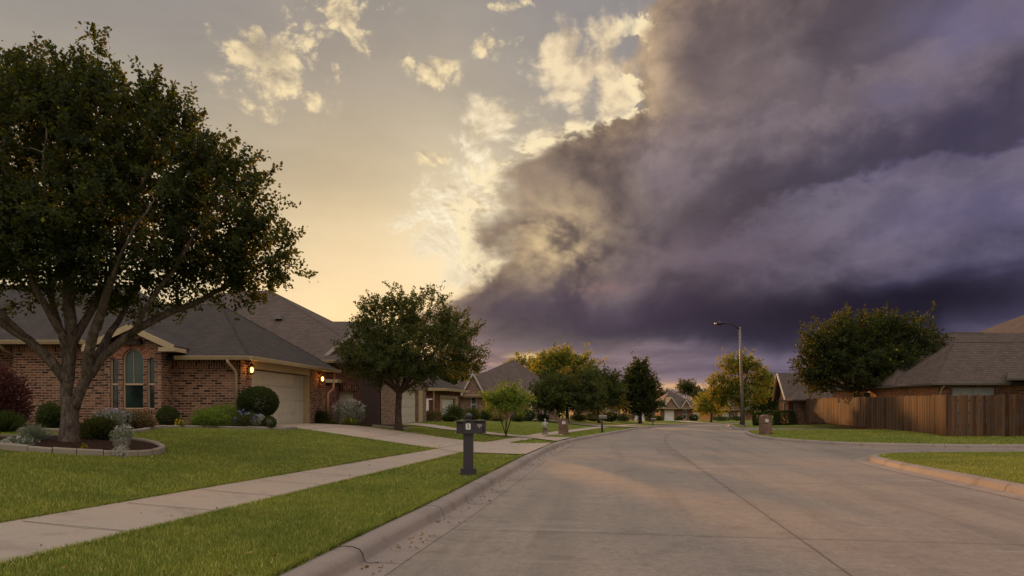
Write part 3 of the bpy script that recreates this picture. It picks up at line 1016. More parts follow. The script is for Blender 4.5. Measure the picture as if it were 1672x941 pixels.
def gutter(mb, a, b, w=0.13, h=0.14):
    a, b = Vector(a), Vector(b)
    d = (b - a).normalized(); side = d.cross(Vector((0, 0, 1))).normalized()
    prof_ = [(-w / 2, -h), (w / 2 - 0.03, -h), (w / 2, -h * 0.45), (w / 2 + 0.015, -0.02), (w / 2 + 0.015, 0.0), (-w / 2, 0.0)]
    A = [a + side * x + Vector((0, 0, z)) for x, z in prof_]; B = [b + side * x + Vector((0, 0, z)) for x, z in prof_]
    for i in range(6):
        j = (i + 1) % 6
        mb.face([A[i], B[i], B[j], A[j]])
    mb.face(A[::-1]); mb.face(B)


def pipe(house, pts, r=0.045, mat=None, name='downspout'):
    m = MB(); m.tube(pts, [r] * len(pts), 8, smooth=True)
    return m.build(name, mat or DOWN, house)


def ridge_caps(mb, a, b, w=0.11):
    a, b = Vector(a), Vector(b)
    n = max(2, int((b - a).length / 0.3))
    side = (b - a).cross(Vector((0, 0, 1))).normalized() * w
    for k in range(n):
        p = a.lerp(b, k / n); q = a.lerp(b, (k + 1.12) / n)
        up0, up1 = Vector((0, 0, 0.035)), Vector((0, 0, 0.05))
        for sg in (-1, 1):
            s_ = side * sg
            dz = Vector((0, 0, -0.085))
            f = [p + up0, q + up1, q + s_ + dz + up1 * 0.3, p + s_ + dz + up0 * 0.3]
            mb.face(f if sg > 0 else f[::-1])


# ---------------- the near brick house with the lit garage lanterns
H1 = thing('brick_house', 'near tan brick house with arched window and two lit garage lanterns', 'house', (-12.0, 25.0, 0.9))
Z0 = 0.55
gx = lambda Y: -9.85 + 0.102 * (Y - 24.8)
wA = WF((-17.75, 24.3), (-14.3, 24.3)); wB = WF((-14.32, 24.0), (-12.33, 24.0)); wS = WF((-12.33, 24.0), (-12.33, 24.8))
wC = WF((-12.33, 24.8), (-9.85, 24.8)); wG = WF((gx(24.8), 24.8), (gx(33.0), 33.0))
wL = WF((-23.5, 24.9), (-17.75, 24.9)); wL2 = WF((-17.75, 24.9), (-17.75, 24.3))
U = lambda Y: (Y - 24.8) * math.hypot(1, 0.102)
door = rect(U(25.62), U(31.0), 0.56, 3.12)
wm = MB()
wA.wall(wm, rect(0, wA.L, Z0, 3.62))
wL.wall(wm, rect(0, wL.L, Z0, 3.62)); wL2.wall(wm, rect(0, wL2.L, Z0, 3.95))
cB = 1.0                                              # centre of the bay in u
hC = arch(cB - 0.36, cB + 0.36, 1.60, 3.72, 0.36); hL_ = rect(cB - 0.80, cB - 0.52, 1.60, 3.40); hR_ = rect(cB + 0.50, cB + 0.76, 1.60, 3.40)
wB.wall(wm, [(0, Z0), (wB.L, Z0), (wB.L, 3.78), (cB, 4.36), (0, 3.78)], [hC, hL_, hR_], 0.14)
wS.wall(wm, rect(0, wS.L, Z0, 3.62))
wC.wall(wm, rect(0, wC.L, Z0, 3.08))
wG.wall(wm, rect(0, wG.L, Z0, 3.42), [door], 0.28)
wBk = WF((gx(33.0), 33.0), (-23.5, 33.0)); wBk.wall(wm, rect(0, wBk.L, Z0, 3.42))
wm.build('wall', BR_TAN, H1)
# upright brick courses under the eaves and around the bay windows
def course(wf, *a):
    m = MB(); wf.box(m, *a); m.build('upright_course', BR_TAN_V, H1)


course(wA, 0.0, wA.L - 0.05, 3.60, 3.98, -0.05, 0.012); course(wL, 0.0, wL.L - 0.02, 3.60, 3.98, -0.05, 0.012)
course(wC, 0.02, wC.L, 3.07, 3.42, -0.05, 0.012); course(wS, 0.02, wS.L - 0.03, 3.58, 3.80, -0.05, 0.012)
for hh in (hL_, hR_):
    u0, u1 = hh[0][0], hh[1][0]
    course(wB, u0 - 0.05, u1 + 0.05, 3.403, 3.60, -0.05, 0.014)
    course(wB, u0 - 0.05, u1 + 0.05, 1.47, 1.597, -0.05, 0.03)
course(wB, cB - 0.42, cB + 0.42, 1.47, 1.597, -0.05, 0.03)
am = MB()
nA = 17
for k in range(nA):                                   # arch bricks stand on end round the window head
    a0 = math.pi * (k + 0.06) / nA; a1 = math.pi * (k + 0.94) / nA
    zc = 3.36
    P4 = [(cB + r * math.cos(a), zc + r * math.sin(a)) for r, a in ((0.375, a0), (0.60, a0), (0.60, a1), (0.375, a1))]
    am.rnd = random.random()
    A_ = [wB.pt(u, z, 0.018) for u, z in P4]; B_ = [wB.pt(u, z, -0.02) for u, z in P4]
    am.face(A_[::-1] if False else A_)
    for i in range(4):
        j = (i + 1) % 4
        am.face([B_[i], B_[j], A_[j], A_[i]])


def _archb(g):
    P = pos(g)
    col = g.mix(rndattr(g), lin(122, 74, 58), lin(176, 122, 96))
    n = g.noise(P, 22, 4, 0.65)
    return principled(g, g.mix(0.7, col, g.ramp(n, [(0.3, (0.6, 0.58, 0.56)), (0.7, (1.2, 1.2, 1.2))]), 'MULTIPLY'), 0.9, n, 0.4, 0.01, spec=0.15)
ARCHB = material('arch_bricks', _archb)
am.build('window_arch', ARCHB, H1)
window(H1, wB, hC, mid=2.47, vbars=(cB - 0.02,), fw=0.04, depth=0.13, fmat=DOWN, glass=BLIND, label='tall arched middle window with blinds behind its upper half')
window(H1, wB, hL_, mid=2.47, fw=0.035, depth=0.13, fmat=DOWN, glass=GLASS)
window(H1, wB, hR_, mid=2.47, fw=0.035, depth=0.13, fmat=DOWN, glass=GLASS)
# garage
garage_door(H1, wG, door[0][0] - 0.0, door[1][0], 0.86, 3.10, 0.26, CREAM_DOOR)
tm = MB()
wG.box(tm, door[0][0] - 0.02, door[1][0] + 0.02, 3.123, 3.40, -0.1, 0.03)
tm.build('door_header', CREAM, H1)
tm = MB()
wG.box(tm, door[1][0] - 0.012, door[1][0] + 0.0, 0.86, 3.12, -0.26, 0.02)
tm.build('door_trim', CREAM, H1)
# roofs
rm = MB()
E1 = (-9.38, 24.35, 3.47); E2 = (gx(33.35) + 0.5, 33.4, 3.47); AP = (-12.45, 29.2, 6.05)
slab(rm, [(-13.2, 24.35, 3.47), E1, AP, (-15.5, 29.2, 6.05)])
slab(rm, [E1, E2, AP])
slab(rm, [E2, (-24, 33.4, 3.47), (-24, 29.2, 6.05), AP])
slab(rm, [(-24, 23.85, 3.98), (-13.0, 23.85, 3.98), (-17.0, 30.3, 7.05), (-24, 30.3, 7.05)])
slab(rm, [(-13.0, 23.85, 3.98), (-12.2, 36.5, 3.98), (-17.0, 30.3, 7.05)])
slab(rm, [(-12.2, 36.5, 3.98), (-24, 36.5, 3.98), (-24, 30.3, 7.05), (-17.0, 30.3, 7.05)])
bx = wB.pt(cB, 0).x
slab(rm, [(bx, 23.72, 4.52), (bx + 1.55, 23.72, 3.80), (bx + 1.55, 25.6, 3.80), (bx, 27.2, 4.52)], 0.06)
slab(rm, [(bx, 23.72, 4.52), (bx - 1.55, 23.72, 3.80), (bx - 1.55, 25.6, 3.80), (bx, 27.2, 4.52)], 0.06)
roof1 = rm.build('roof', SH_DRK, H1)
cm = MB()
for a, b in ((E1, AP), (E2, AP), (AP, (-15.5, 29.2, 6.05)), ((-13.0, 23.85, 3.98), (-17.0, 30.3, 7.05)), ((-17.0, 30.3, 7.05), (-24, 30.3, 7.05))):
    cm = MB(); ridge_caps(cm, a, b); cm.build('ridge_cap', SH_DRK, roof1)
fm = MB()
gutter(fm, (-12.0, 24.29, 3.49), (-9.32, 24.29, 3.49)); gutter(fm, (-9.32, 24.29, 3.49), (gx(33.35) + 0.56, 33.45, 3.49))
gutter(fm, (-24, 23.80, 4.0), (-14.9, 23.80, 4.0))
fm.build('gutter', CREAM, H1)
fm = MB()
fm.box(-12.3, -9.45, 24.40, 24.80, 3.39, 3.42)                                     # soffits
fm.obox((-9.45, 24.40, 3.391), (-0.4, 0, 0), (0.102 * 8.8, 8.8, 0), (0, 0, 0.03))
fm.box(-24, -14.6, 23.9, 24.3, 3.93, 3.96)
fm.beam((bx, 23.70, 4.44), (bx + 1.56, 23.70, 3.72), 0.05, 0.2); fm.beam((bx, 23.698, 4.44), (bx - 1.56, 23.698, 3.72), 0.05, 0.2)
fm.box(bx + 1.05, bx + 1.62, 23.68, 24.55, 3.60, 3.74)
fm.box(bx - 1.62, bx - 1.05, 23.68, 24.25, 3.60, 3.74)
fm.build('eave_trim', CREAM, H1)
pipe(H1, [(-10.12, 24.30, 3.40), (-10.12, 24.30, 3.28), (-10.02, 24.66, 3.0), (-10.0, 24.74, 2.9), (-10.0, 24.74, 1.0)], 0.055)
pipe(H1, [(-17.95, 23.9, 3.9), (-17.95, 24.1, 3.7), (-17.9, 24.82, 3.5), (-17.9, 24.83, 1.0)], 0.055)
pipe(H1, [(gx(33.2) + 0.35, 33.3, 3.4), (gx(33.2) + 0.3, 33.2, 2.6), (gx(33.1) + 0.1, 33.05, 2.35), (gx(33.1) + 0.1, 33.05, 1.0)], 0.05)
vm = MB(); vm.tube([(-18.2, 28.6, 6.3), (-18.2, 28.6, 6.65)], [0.06, 0.06], 8); vm.build('vent_pipe', VENTM, roof1)


def lantern(Y, z):
    p = Vector((gx(Y) + 0.0, Y, z))
    n = wG.n; d = wG.d
    m = MB()
    c = p + n * 0.17
    m.obox(p - d * 0.06 + Vector((0, 0, -0.16)), d * 0.12, n * 0.03, (0, 0, 0.26))      # back plate
    m.tube([p + n * 0.02 + Vector((0, 0, -0.12)), p + n * 0.12 + Vector((0, 0, -0.2)), c + Vector((0, 0, -0.17))], [0.014] * 3, 6)
    m.lathe((c.x, c.y, c.z), [(0.03, -0.17), (0.08, -0.15), (0.085, -0.13)], 10)
    for k in range(4):
        an = math.pi / 4 + k * math.pi / 2
        q = c + (d * math.cos(an) + n * math.sin(an)) * 0.085
        m.tube([q + Vector((0, 0, -0.13)), q + Vector((0, 0, 0.13))], [0.007, 0.007], 5)
    m.lathe((c.x, c.y, c.z), [(0.115, 0.13), (0.10, 0.15), (0.03, 0.21), (0.012, 0.25)], 10)
    L = m.build('wall_lantern', BLACK, H1)
    m = MB(); m.lathe((c.x, c.y, c.z), [(0.03, -0.10), (0.05, -0.04), (0.052, 0.05), (0.03, 0.09)], 10)
    m.build('bulb_glass', LAMP, L)
    ld = bpy.data.lights.new('lantern_light', 'POINT'); ld.energy = 5.0; ld.color = (1.0, 0.40, 0.08); ld.shadow_soft_size = 0.05
    lo = bpy.data.objects.new('lantern_light', ld); COL.objects.link(lo)
    lo.parent = L; lo.location = (c + n * 0.13 + Vector((0, 0, 0.0))) - ORG[H1.name]
    ORG[lo.name] = ORG[H1.name]


lantern(25.3, 3.05); lantern(32.2, 3.02)

# ---------------- second house: big grey-brown hip roof, red brick, dark pier
H2 = thing('brick_house', 'red brick house with the tallest grey hip roof behind the lit garage', 'house', (-9.0, 40.0, 0.7))
z0 = 0.3
w2a = WF((-13.5, 36.0), (-7.95, 36.0)); w2g = WF((-6.95, 36.2), (-5.75, 45.8))
pxu = lambda px, Y, w: (px - CX) * Y / F - w.p0.x
wm = MB()
d2 = rect(pxu(548, 36, w2a), pxu(577, 36, w2a), z0 + 0.3, 2.55)
w2a.wall(wm, [(0, z0), (w2a.L, z0), (w2a.L, 4.1), (w2a.L - 0.45, 5.4), (w2a.L - 2.1, 4.1), (0, 4.1)], [d2], 0.3)
wm.build('wall', BR_RED, H2)
wm = MB()
gd2 = rect(3.4, 7.6, z0 + 0.2, 2.78)
w2g.wall(wm, rect(0, w2g.L, z0, 4.1), [gd2], 0.25)
WF((-5.75, 45.8), (-22, 45.8)).wall(wm, rect(0, 16, z0, 4.1)); WF((-13.5, 45.8), (-13.5, 36.0)).wall(wm, rect(0, 9.8, z0, 4.1))
wm.build('side_wall', BR_GRY, H2, label='taupe brick wall facing the street')
garage_door(H2, w2g, 3.4, 7.6, 0.62, 2.76, 0.2, CREAM_DOOR, 4, 4)
m = MB(); w2a.box(m, d2[0][0], d2[1][0], 0.5, 2.55, -0.29, -0.22); w2a.box(m, (d2[0][0] + d2[1][0]) / 2 - 0.02, (d2[0][0] + d2[1][0]) / 2 + 0.02, 0.5, 2.5, -0.22, -0.2)
m.build('door', CREAM_DOOR, H2)
m = MB(); w2a.box(m, d2[0][0] - 0.15, d2[1][0] + 0.15, 2.553, 2.85, -0.1, 0.02); m.build('lintel', BR_BRN_V, H2)
m = MB(); m.box(-7.98, -7.0, 35.7, 36.6, z0, 4.35); m.build('pier', DARKWOOD, H2, label='tall dark brown corner pier')
m = MB(); m.box(-9.9, -9.1, 35.1, 36.0, z0, 2.95); m.build('porch_pier', BR_RED, H2)
m = MB(); m.box(-10.05, -8.95, 34.95, 36.0, 2.95, 3.12); m.build('pier_cap', CREAM, H2)
for ua, ub in ((7.62, 8.5), (3.0, 3.38)):
    m = MB(); w2g.box(m, ua, ub, 0.5, 2.78, -0.02, 0.05); m.build('door_trim', CREAM, H2)
rm = MB()
q0 = (-24, 35.4, 4.1); q1 = (-6.9, 35.4, 4.1); q2 = (-5.2, 46.4, 4.1); q3 = (-24, 46.4, 4.1); ra = (-18.3, 42.5, 8.75); rb = (-15.0, 42.5, 8.95)
rc = (-11.6, 41.8, 6.9)
slab(rm, [q0, q1, rb, ra]); slab(rm, [q1, q2, rb]); slab(rm, [q2, q3, ra, rb])
# street wing: lower hip in front of the main roof
slab(rm, [(-12.0, 35.3, 4.08), (-6.6, 35.3, 4.08), (-8.2, 40.2, 6.75), (-10.6, 40.2, 6.75)])
slab(rm, [(-6.6, 35.3, 4.08), (-5.25, 46.0, 4.08), (-8.2, 40.2, 6.75)])
roof2 = rm.build('roof', SH_BRN, H2)
cm = MB()
ridge_caps(cm, q1, rb); cm.build('ridge_cap', SH_BRN, roof2); cm = MB(); ridge_caps(cm, ra, rb); cm.build('ridge_cap', SH_BRN, roof2)
fm = MB(); gutter(fm, (-13.5, 35.3, 4.12), (-9.1, 35.25, 4.12)); fm.build('gutter', CREAM, H2)
fm = MB()
gx0 = -7.95 - 0.45
fm.beam((gx0, 35.9, 5.55), (gx0 - 1.75, 35.9, 4.1), 0.08, 0.16); fm.beam((gx0, 35.902, 5.55), (gx0 + 0.9, 35.902, 4.1), 0.08, 0.16)
fm.build('gable_trim', PALETRIM, H2)
vm = MB(); vm.box(-13.6, -13.2, 39.0, 39.3, 6.75, 6.95); vm.build('roof_vent', VENTM, roof2)

# ---------------- third house: red brick with a white garage door
H3 = thing('brick_house', 'small red brick house with white garage door behind the double mailbox', 'house', (-6.5, 58.0, 0.6))
z0 = 0.0
w3a = WF((-9.2, 56.0), (-6.05, 56.0)); w3g = WF((-6.05, 56.0), (-4.7, 62.4))
wm = MB(); w3a.wall(wm, rect(0, w3a.L, z0, 3.2)); w3g.wall(wm, rect(0, w3g.L, z0, 3.2), [rect(0.5, 5.6, z0 + .1, 2.75)], 0.25)
WF((-4.7, 62.4), (-16, 62.4)).wall(wm, rect(0, 11.3, z0, 3.2)); WF((-16, 56.0), (-9.2, 56.0)).wall(wm, rect(0, 6.8, z0, 3.2))
wm.build('wall', BR_RED, H3)
garage_door(H3, w3g, 0.9, 4.9, 0.5, 2.5, 0.2, WHITE, 4, 4)
m = MB()
w3g.box(m, 0.45, 0.9, 0.4, 2.75, -0.1, 0.04); w3g.box(m, 4.9, 5.65, 0.4, 2.75, -0.1, 0.04); w3g.box(m, 0.9, 4.9, 2.5, 2.75, -0.1, 0.04); m.build('door_trim', CREAM, H3)
rm = MB()
slab(rm, [(-16.5, 55.5, 3.25), (-5.5, 55.5, 3.25), (-9.2, 59.3, 5.45), (-12.5, 59.3, 5.45)]); slab(rm, [(-5.5, 55.5, 3.25), (-4.0, 63.0, 3.25), (-9.2, 59.3, 5.45)])
slab(rm, [(-4.0, 63.0, 3.25), (-16.5, 63.0, 3.25), (-12.5, 59.3, 5.45), (-9.2, 59.3, 5.45)])
rm.build('roof', SH_DRK, H3)
fm = MB(); gutter(fm, (-9.4, 55.45, 3.3), (-5.4, 55.45, 3.3), 0.14, 0.22); gutter(fm, (-5.4, 55.45, 3.3), (-3.95, 63.0, 3.3), 0.14, 0.22); fm.build('gutter', CREAM, H3)
pipe(H3, [(-6.4, 55.6, 3.1), (-6.4, 55.9, 2.8), (-6.4, 55.92, 0.6)], 0.07, CREAM)
m = MB(); m.box(-7.03, -6.82, 55.85, 55.99, 1.35, 2.45); m.box(-6.82, -6.5, 55.87, 55.99, 2.35, 2.45); m.build('wall_frame', WHITE, H3, label='white bracket frame on the red brick wall')


def front_house(name, label, Y, x0, x1, zb0, ze, zr, wallm, roofm, doors=(), gables=(), wins=(), depth=9.0, ridge=(0.35, 0.65), trim=None, depth_r=None, column=None, ovh=0.5, loc=None):
    """house seen front on; px coordinates of its street front at distance Y give real widths"""
    X = lambda p: (p - CX) * Y / F
    X0, X1 = X(x0), X(x1)
    t = thing(name, label, 'house', ((X0 + X1) / 2, Y + depth / 2, zb0))
    trim = trim or PALETRIM
    wf = WF((X0, Y), (X1, Y))
    wm = MB()
    holes = []
    for (a, b, za, zt, mt) in doors: holes.append(rect(X(a) - X0, X(b) - X0, za, zt))
    for (a, b, za, zt) in wins: holes.append(rect(X(a) - X0, X(b) - X0, za, zt))
    wf.wall(wm, rect(0, X1 - X0, zb0 - 1, ze), holes, 0.2)
    WF((X1, Y), (X1, Y + depth)).wall(wm, rect(0, depth, zb0 - 1, ze)); WF((X1, Y + depth), (X0, Y + depth)).wall(wm, rect(0, X1 - X0, zb0 - 1, ze))
    WF((X0, Y + depth), (X0, Y)).wall(wm, rect(0, depth, zb0 - 1, ze))
    wm.build('wall', wallm, t)
    for (a, b, za, zt, mt) in doors: garage_door(t, wf, X(a) - X0, X(b) - X0, za, zt, 0.12, mt, 4, 4)
    for (a, b, za, zt) in wins: window(t, wf, rect(X(a) - X0, X(b) - X0, za, zt), mid=(za + zt) / 2, fw=0.06, depth=0.15, glass=GLASS)
    rm = MB()
    e = ovh
    A, B, C_, D = (X0 - e, Y - e, ze), (X1 + e, Y - e, ze), (X1 + e, Y + depth + e, ze), (X0 - e, Y + depth + e, ze)
    r0 = (X0 + (X1 - X0) * ridge[0], Y + depth / 2, zr); r1 = (X0 + (X1 - X0) * ridge[1], Y + depth / 2, zr)
    slab(rm, [A, B, r1, r0]); slab(rm, [B, C_, r1]); slab(rm, [C_, D, r0, r1]); slab(rm, [D, A, r0])
    gm = MB(); gt = MB()
    for (a, b, zt, back, gmat) in gables:
        xa, xb = X(a), X(b); xm = (xa + xb) / 2
        slab(rm, [(xm, Y - 0.75, zt + .05), (xb + .2, Y - 0.75, ze - 0.02), (xb + .2, Y + back * 0.4, ze - 0.02), (xm, Y + back, zt + .05)], 0.08)
        slab(rm, [(xm, Y - 0.75, zt + .05), (xa - .2, Y - 0.75, ze - 0.02), (xa - .2, Y + back * 0.4, ze - 0.02), (xm, Y + back, zt + .05)], 0.08)
        f = WF((xa, Y - 0.55), (xb, Y - 0.55))
        gm.face([f.pt(0, ze - 0.1), f.pt(f.L, ze - 0.1), f.pt(f.L / 2, zt)])
        gm.box(xa, xb, Y - 0.55, Y - 0.01, ze - 0.25, ze - 0.1)
        gt.beam((xm, Y - 0.78, zt + 0.0), (xb + .2, Y - 0.78, ze - 0.08), 0.06, 0.17); gt.beam((xm, Y - 0.782, zt + 0.0), (xa - .2, Y - 0.782, ze - 0.08), 0.06, 0.17)
    rr = rm.build('roof', roofm, t)
    if gm.f: gm.build('gable', gables[0][4], t)
    if gt.f: gt.build('gable_trim', trim, t)
    fm = MB(); gutter(fm, (A[0], A[1] - 0.05, ze + .02), (B[0], B[1] - 0.05, ze + .02), 0.12, 0.16); fm.build('gutter', CREAM, t)
    vm = MB(); vx = r0[0] * 0.6 + r1[0] * 0.4; vm.box(vx - 0.15, vx + 0.15, Y + depth / 2 - 1.0, Y + depth / 2 - 0.6, zr - 0.75, zr - 0.45); vm.build('roof_vent', VENTM, rr)
    if column:
        m = MB(); xc = X(column); m.box(xc - 0.14, xc + 0.14, Y - 1.2, Y - 0.92, zb0 - .3, ze - 0.05); m.build('porch_column', WHITE, t)
        m = MB(); m.box(xc - 2.2, xc + 0.6, Y - 1.5, Y - e, ze - 0.1, ze + 0.06); m.build('porch_roof', roofm, t)
    return t


front_house('brick_house', 'brick house with broad brown roof and steep white trimmed gable', 66.0, 714, 914, 0.5, 2.95, 6.65, BR_GRY, SH_BRN,
            doors=(), gables=((757, 789, 5.0, 3.5, BR_GRY),), wins=((769, 778, 1.25, 3.0 - .15), (838, 846, 0.9, 2.5), (886, 894, 0.7, 2.6)), ridge=(0.60, 0.64), depth=11, column=866)
front_house('brick_house', 'low house with two pale garage doors behind the middle trees', 86.0, 940, 1013, 0.0, 2.35, 5.2, BR_GRY, SH_BRN,
            doors=((962, 977, 0.1, 2.0, CREAM_DOOR), (983, 997, 0.1, 2.0, CREAM_DOOR)), gables=((1001, 1016, 4.2, 3.0, BR_TAN),), wins=((1004, 1009, .5, 1.8),), ridge=(0.4, 0.6))
front_house('brick_house', 'low house with wide white garage door behind the cone shaped tree', 104.0, 1030, 1070, -0.4, 1.95, 4.6, BR_GRY, SH_BRN,
            doors=((1036, 1055, -0.35, 1.6, WHITE),), ridge=(0.4, 0.6))
front_house('brick_house', 'far house with two white edged gables facing the street end', 118.0, 1078, 1143, -0.9, 1.75, 4.75, BR_BRN, SH_BRN,
            doors=((1085, 1101, -0.6, 1.35, WHITE), (1131, 1143, -0.6, 1.1, CREAM_DOOR)), gables=((1083, 1106, 3.6, 4, BR_GRY), (1112, 1126, 3.1, 4, BR_GRY)), wins=((1115, 1121, -0.2, 1.5),), ridge=(0.42, 0.5), depth=12)
front_house('brick_house', 'far house with grey roof half hidden by the small tree at the bend', 126.0, 1160, 1232, -0.9, 1.5, 4.6, BR_BRN, SH_BRN,
            doors=((1179, 1190, -0.6, 1.0, CREAM_DOOR), (1204, 1214, -0.6, 1.0, CREAM_DOOR)), gables=((1174, 1193, 3.2, 4, BR_GRY),), wins=((1166, 1171, -0.3, 0.9), (1195, 1200, -.3, .9)), ridge=(0.35, 0.6), depth=11)

# ---------------- right side: the big hipped house behind the fence
R1 = thing('brick_house', 'brick house with many hipped roofs behind the wooden fence', 'house', (30, 45, 0.4))
z0 = -0.1; ez = 3.1
wa = WF((25.55, 45.9), (25.2, 40.4)); wb_ = WF((25.2, 40.4), (38, 40.4))
wc = WF((26.1, 51.0), (25.75, 45.4))
wm = MB()
wb_.wall(wm, rect(0, wb_.L, z0, ez), [rect(0.85, 3.4, 0.6, 2.88)], 0.15)
wb_r = WF((38, 40.4), (38, 55)); wb_r.wall(wm, rect(0, 14.6, z0, ez)); WF((38, 55), (26, 55)).wall(wm, rect(0, 12, z0, ez))
wm.build('wall', BR_BRN, R1)
wm = MB()
wm2 = WF((25.9, 55.0), (25.2, 40.4))
wm2.wall(wm, rect(0, wm2.L, z0, ez), [rect(5.0, 6.2, 1.5, 2.85)], 0.12)
wm.build('side_wall', BR_ORG, R1, label='orange brick wall facing the street')
window(R1, wm2, rect(5.0, 6.2, 1.5, 2.85), mid=2.2, fw=0.06, depth=0.1, glass=GLASS)
m = MB()
for k in range(2): wb_.box(m, 0.86 + k * 1.27, 0.86 + k * 1.27 + 1.25, 0.7, 2.86, -0.14, -0.08)
m.build('panel_door', GREYPNL, R1, label='pale grey double panel under the eave')
rm = MB()
c1 = (24.65, 39.85, 3.12); c2 = (25.2, 46.2, 3.12); a1 = (27.95, 43.2, 5.85); a2 = (40, 43.2, 5.85)
slab(rm, [c1, (40, 39.85, 3.12), a2, a1]); slab(rm, [c1, c2, a1]); slab(rm, [c2, (40, 46.2, 3.12), a2, a1])
d1 = (25.15, 45.2, 3.14); d2_ = (25.75, 55.5, 3.14); b1 = (32.0, 50.2, 7.2); b2 = (34.6, 50.2, 7.2)
slab(rm, [d1, (44, 45.2, 3.14), (37, 50.2, 7.2), b1]); slab(rm, [d1, d2_, b1]); slab(rm, [d2_, (44, 55.5, 3.14), (37, 50.2, 7.2), b1])
e1 = (33.5, 46.0, 6.9); # taller part to the right
slab(rm, [(33.0, 43.5, 5.7), (48, 43.5, 5.7), (44, 50.5, 9.6), (40.6, 50.5, 9.6)]); slab(rm, [(33.0, 43.5, 5.7), (33.0, 57.5, 5.7), (40.6, 50.5, 9.6)]); slab(rm, [(33.0, 57.5, 5.7), (48, 57.5, 5.7), (44, 50.5, 9.6), (40.6, 50.5, 9.6)])
# small hip that breaks the long street eave, and the porch eave at the far right
slab(rm, [(24.95, 45.0, 3.2), (26.6, 45.0, 3.2), (27.7, 47.6, 4.75), (27.0, 47.6, 4.75)], 0.08); slab(rm, [(24.95, 45.0, 3.2), (25.2, 50.2, 3.2), (27.0, 47.6, 4.75)], 0.08)
slab(rm, [(28.2, 38.9, 3.36), (40, 38.9, 3.36), (40, 40.65, 3.8), (29.5, 40.65, 3.8)], 0.1)
roofr = rm.build('roof', SH_WRM, R1)
cm = MB()
for a, b in ((c1, a1), (a1, a2), (d1, b1), (d2_, b1), (b1, b2), (c2, a1)):
    cm = MB(); ridge_caps(cm, a, b); cm.build('ridge_cap', SH_WRM, roofr)
fm = MB(); gutter(fm, (25.72, 55.5, 3.16), c1[:2] + (3.14,)); gutter(fm, c1[:2] + (3.14,), (29, 39.8, 3.14)); gutter(fm, (28.2, 38.85, 3.38), (40, 38.85, 3.38)); fm.build('gutter', VENTM, R1)
pipe(R1, [(25.35, 40.0, 3.0), (25.3, 40.2, 2.8), (25.3, 40.33, 2.6), (25.3, 40.33, 0.4)], 0.05, CREAM)
for x, y, z in ((31.2, 48.9, 6.2), (33.2, 42.6, 5.35)):
    m = MB(); m.box(x - 0.22, x + 0.22, y - 0.2, y + 0.2, z - 0.25, z + 0.12); m.build('roof_vent', VENTM, roofr)

# ---------------- right side: gabled house beyond the fence end
R2 = thing('gabled_house', 'orange brick house with a steep narrow gable beside the clipped hedges', 'house', (28, 61, 0.3))
wm = MB()
g1 = WF((24.75, 63.2), (24.25, 59.9))
g1.wall(wm, [(0, -0.2), (g1.L, -0.2), (g1.L, 2.5), (g1.L / 2, 4.65), (0, 2.5)], [rect(1.2, 2.1, 0.6, 2.2)], 0.1)
WF((24.25, 59.9), (36, 59.9)).wall(wm, rect(0, 11.7, -.2, 2.5)); WF((36, 63.2), (24.75, 63.2)).wall(wm, rect(0, 11.3, -.2, 2.5))
wm.build('wall', BR_ORG, R2)
window(R2, g1, rect(1.2, 2.1, 0.6, 2.2), mid=1.4, fw=0.06, depth=0.1, glass=GLASS)
wm = MB(); w5 = WF((24.3, 59.0), (24.0, 57.2)); w5.wall(wm, rect(0, w5.L, -.2, 2.3)); WF((24.0, 57.2), (30, 57.2)).wall(wm, rect(0, 6, -.2, 2.3)); wm.build('wing_wall', BR_BRN, R2)
rm = MB()
slab(rm, [(23.95, 61.55, 4.85), (38, 61.55, 4.85), (38, 59.3, 2.45), (23.75, 59.3, 2.45)]); slab(rm, [(23.95, 61.55, 4.85), (38, 61.55, 4.85), (38, 63.8, 2.45), (24.4, 63.8, 2.45)])
slab(rm, [(23.3, 56.7, 2.38), (31, 56.7, 2.38), (29, 59.0, 3.6), (25.6, 59.0, 3.6)]); slab(rm, [(23.3, 56.7, 2.38), (23.9, 61.2, 2.38), (25.6, 59.0, 3.6)])
slab(rm, [(26.5, 58.2, 2.6), (36, 58.2, 2.6), (31.5, 62.3, 4.2), (29.8, 62.3, 4.2)])
rm.build('roof', SH_BRN, R2)
fm = MB(); fm.beam((23.9, 61.55, 4.76), (23.7, 59.3, 2.36), 0.07, 0.17, up=(1, 0, 0)); fm.beam((23.9, 61.55, 4.76), (24.35, 63.8, 2.36), 0.07, 0.17, up=(1, 0, 0)); fm.build('gable_trim', DOWN, R2)

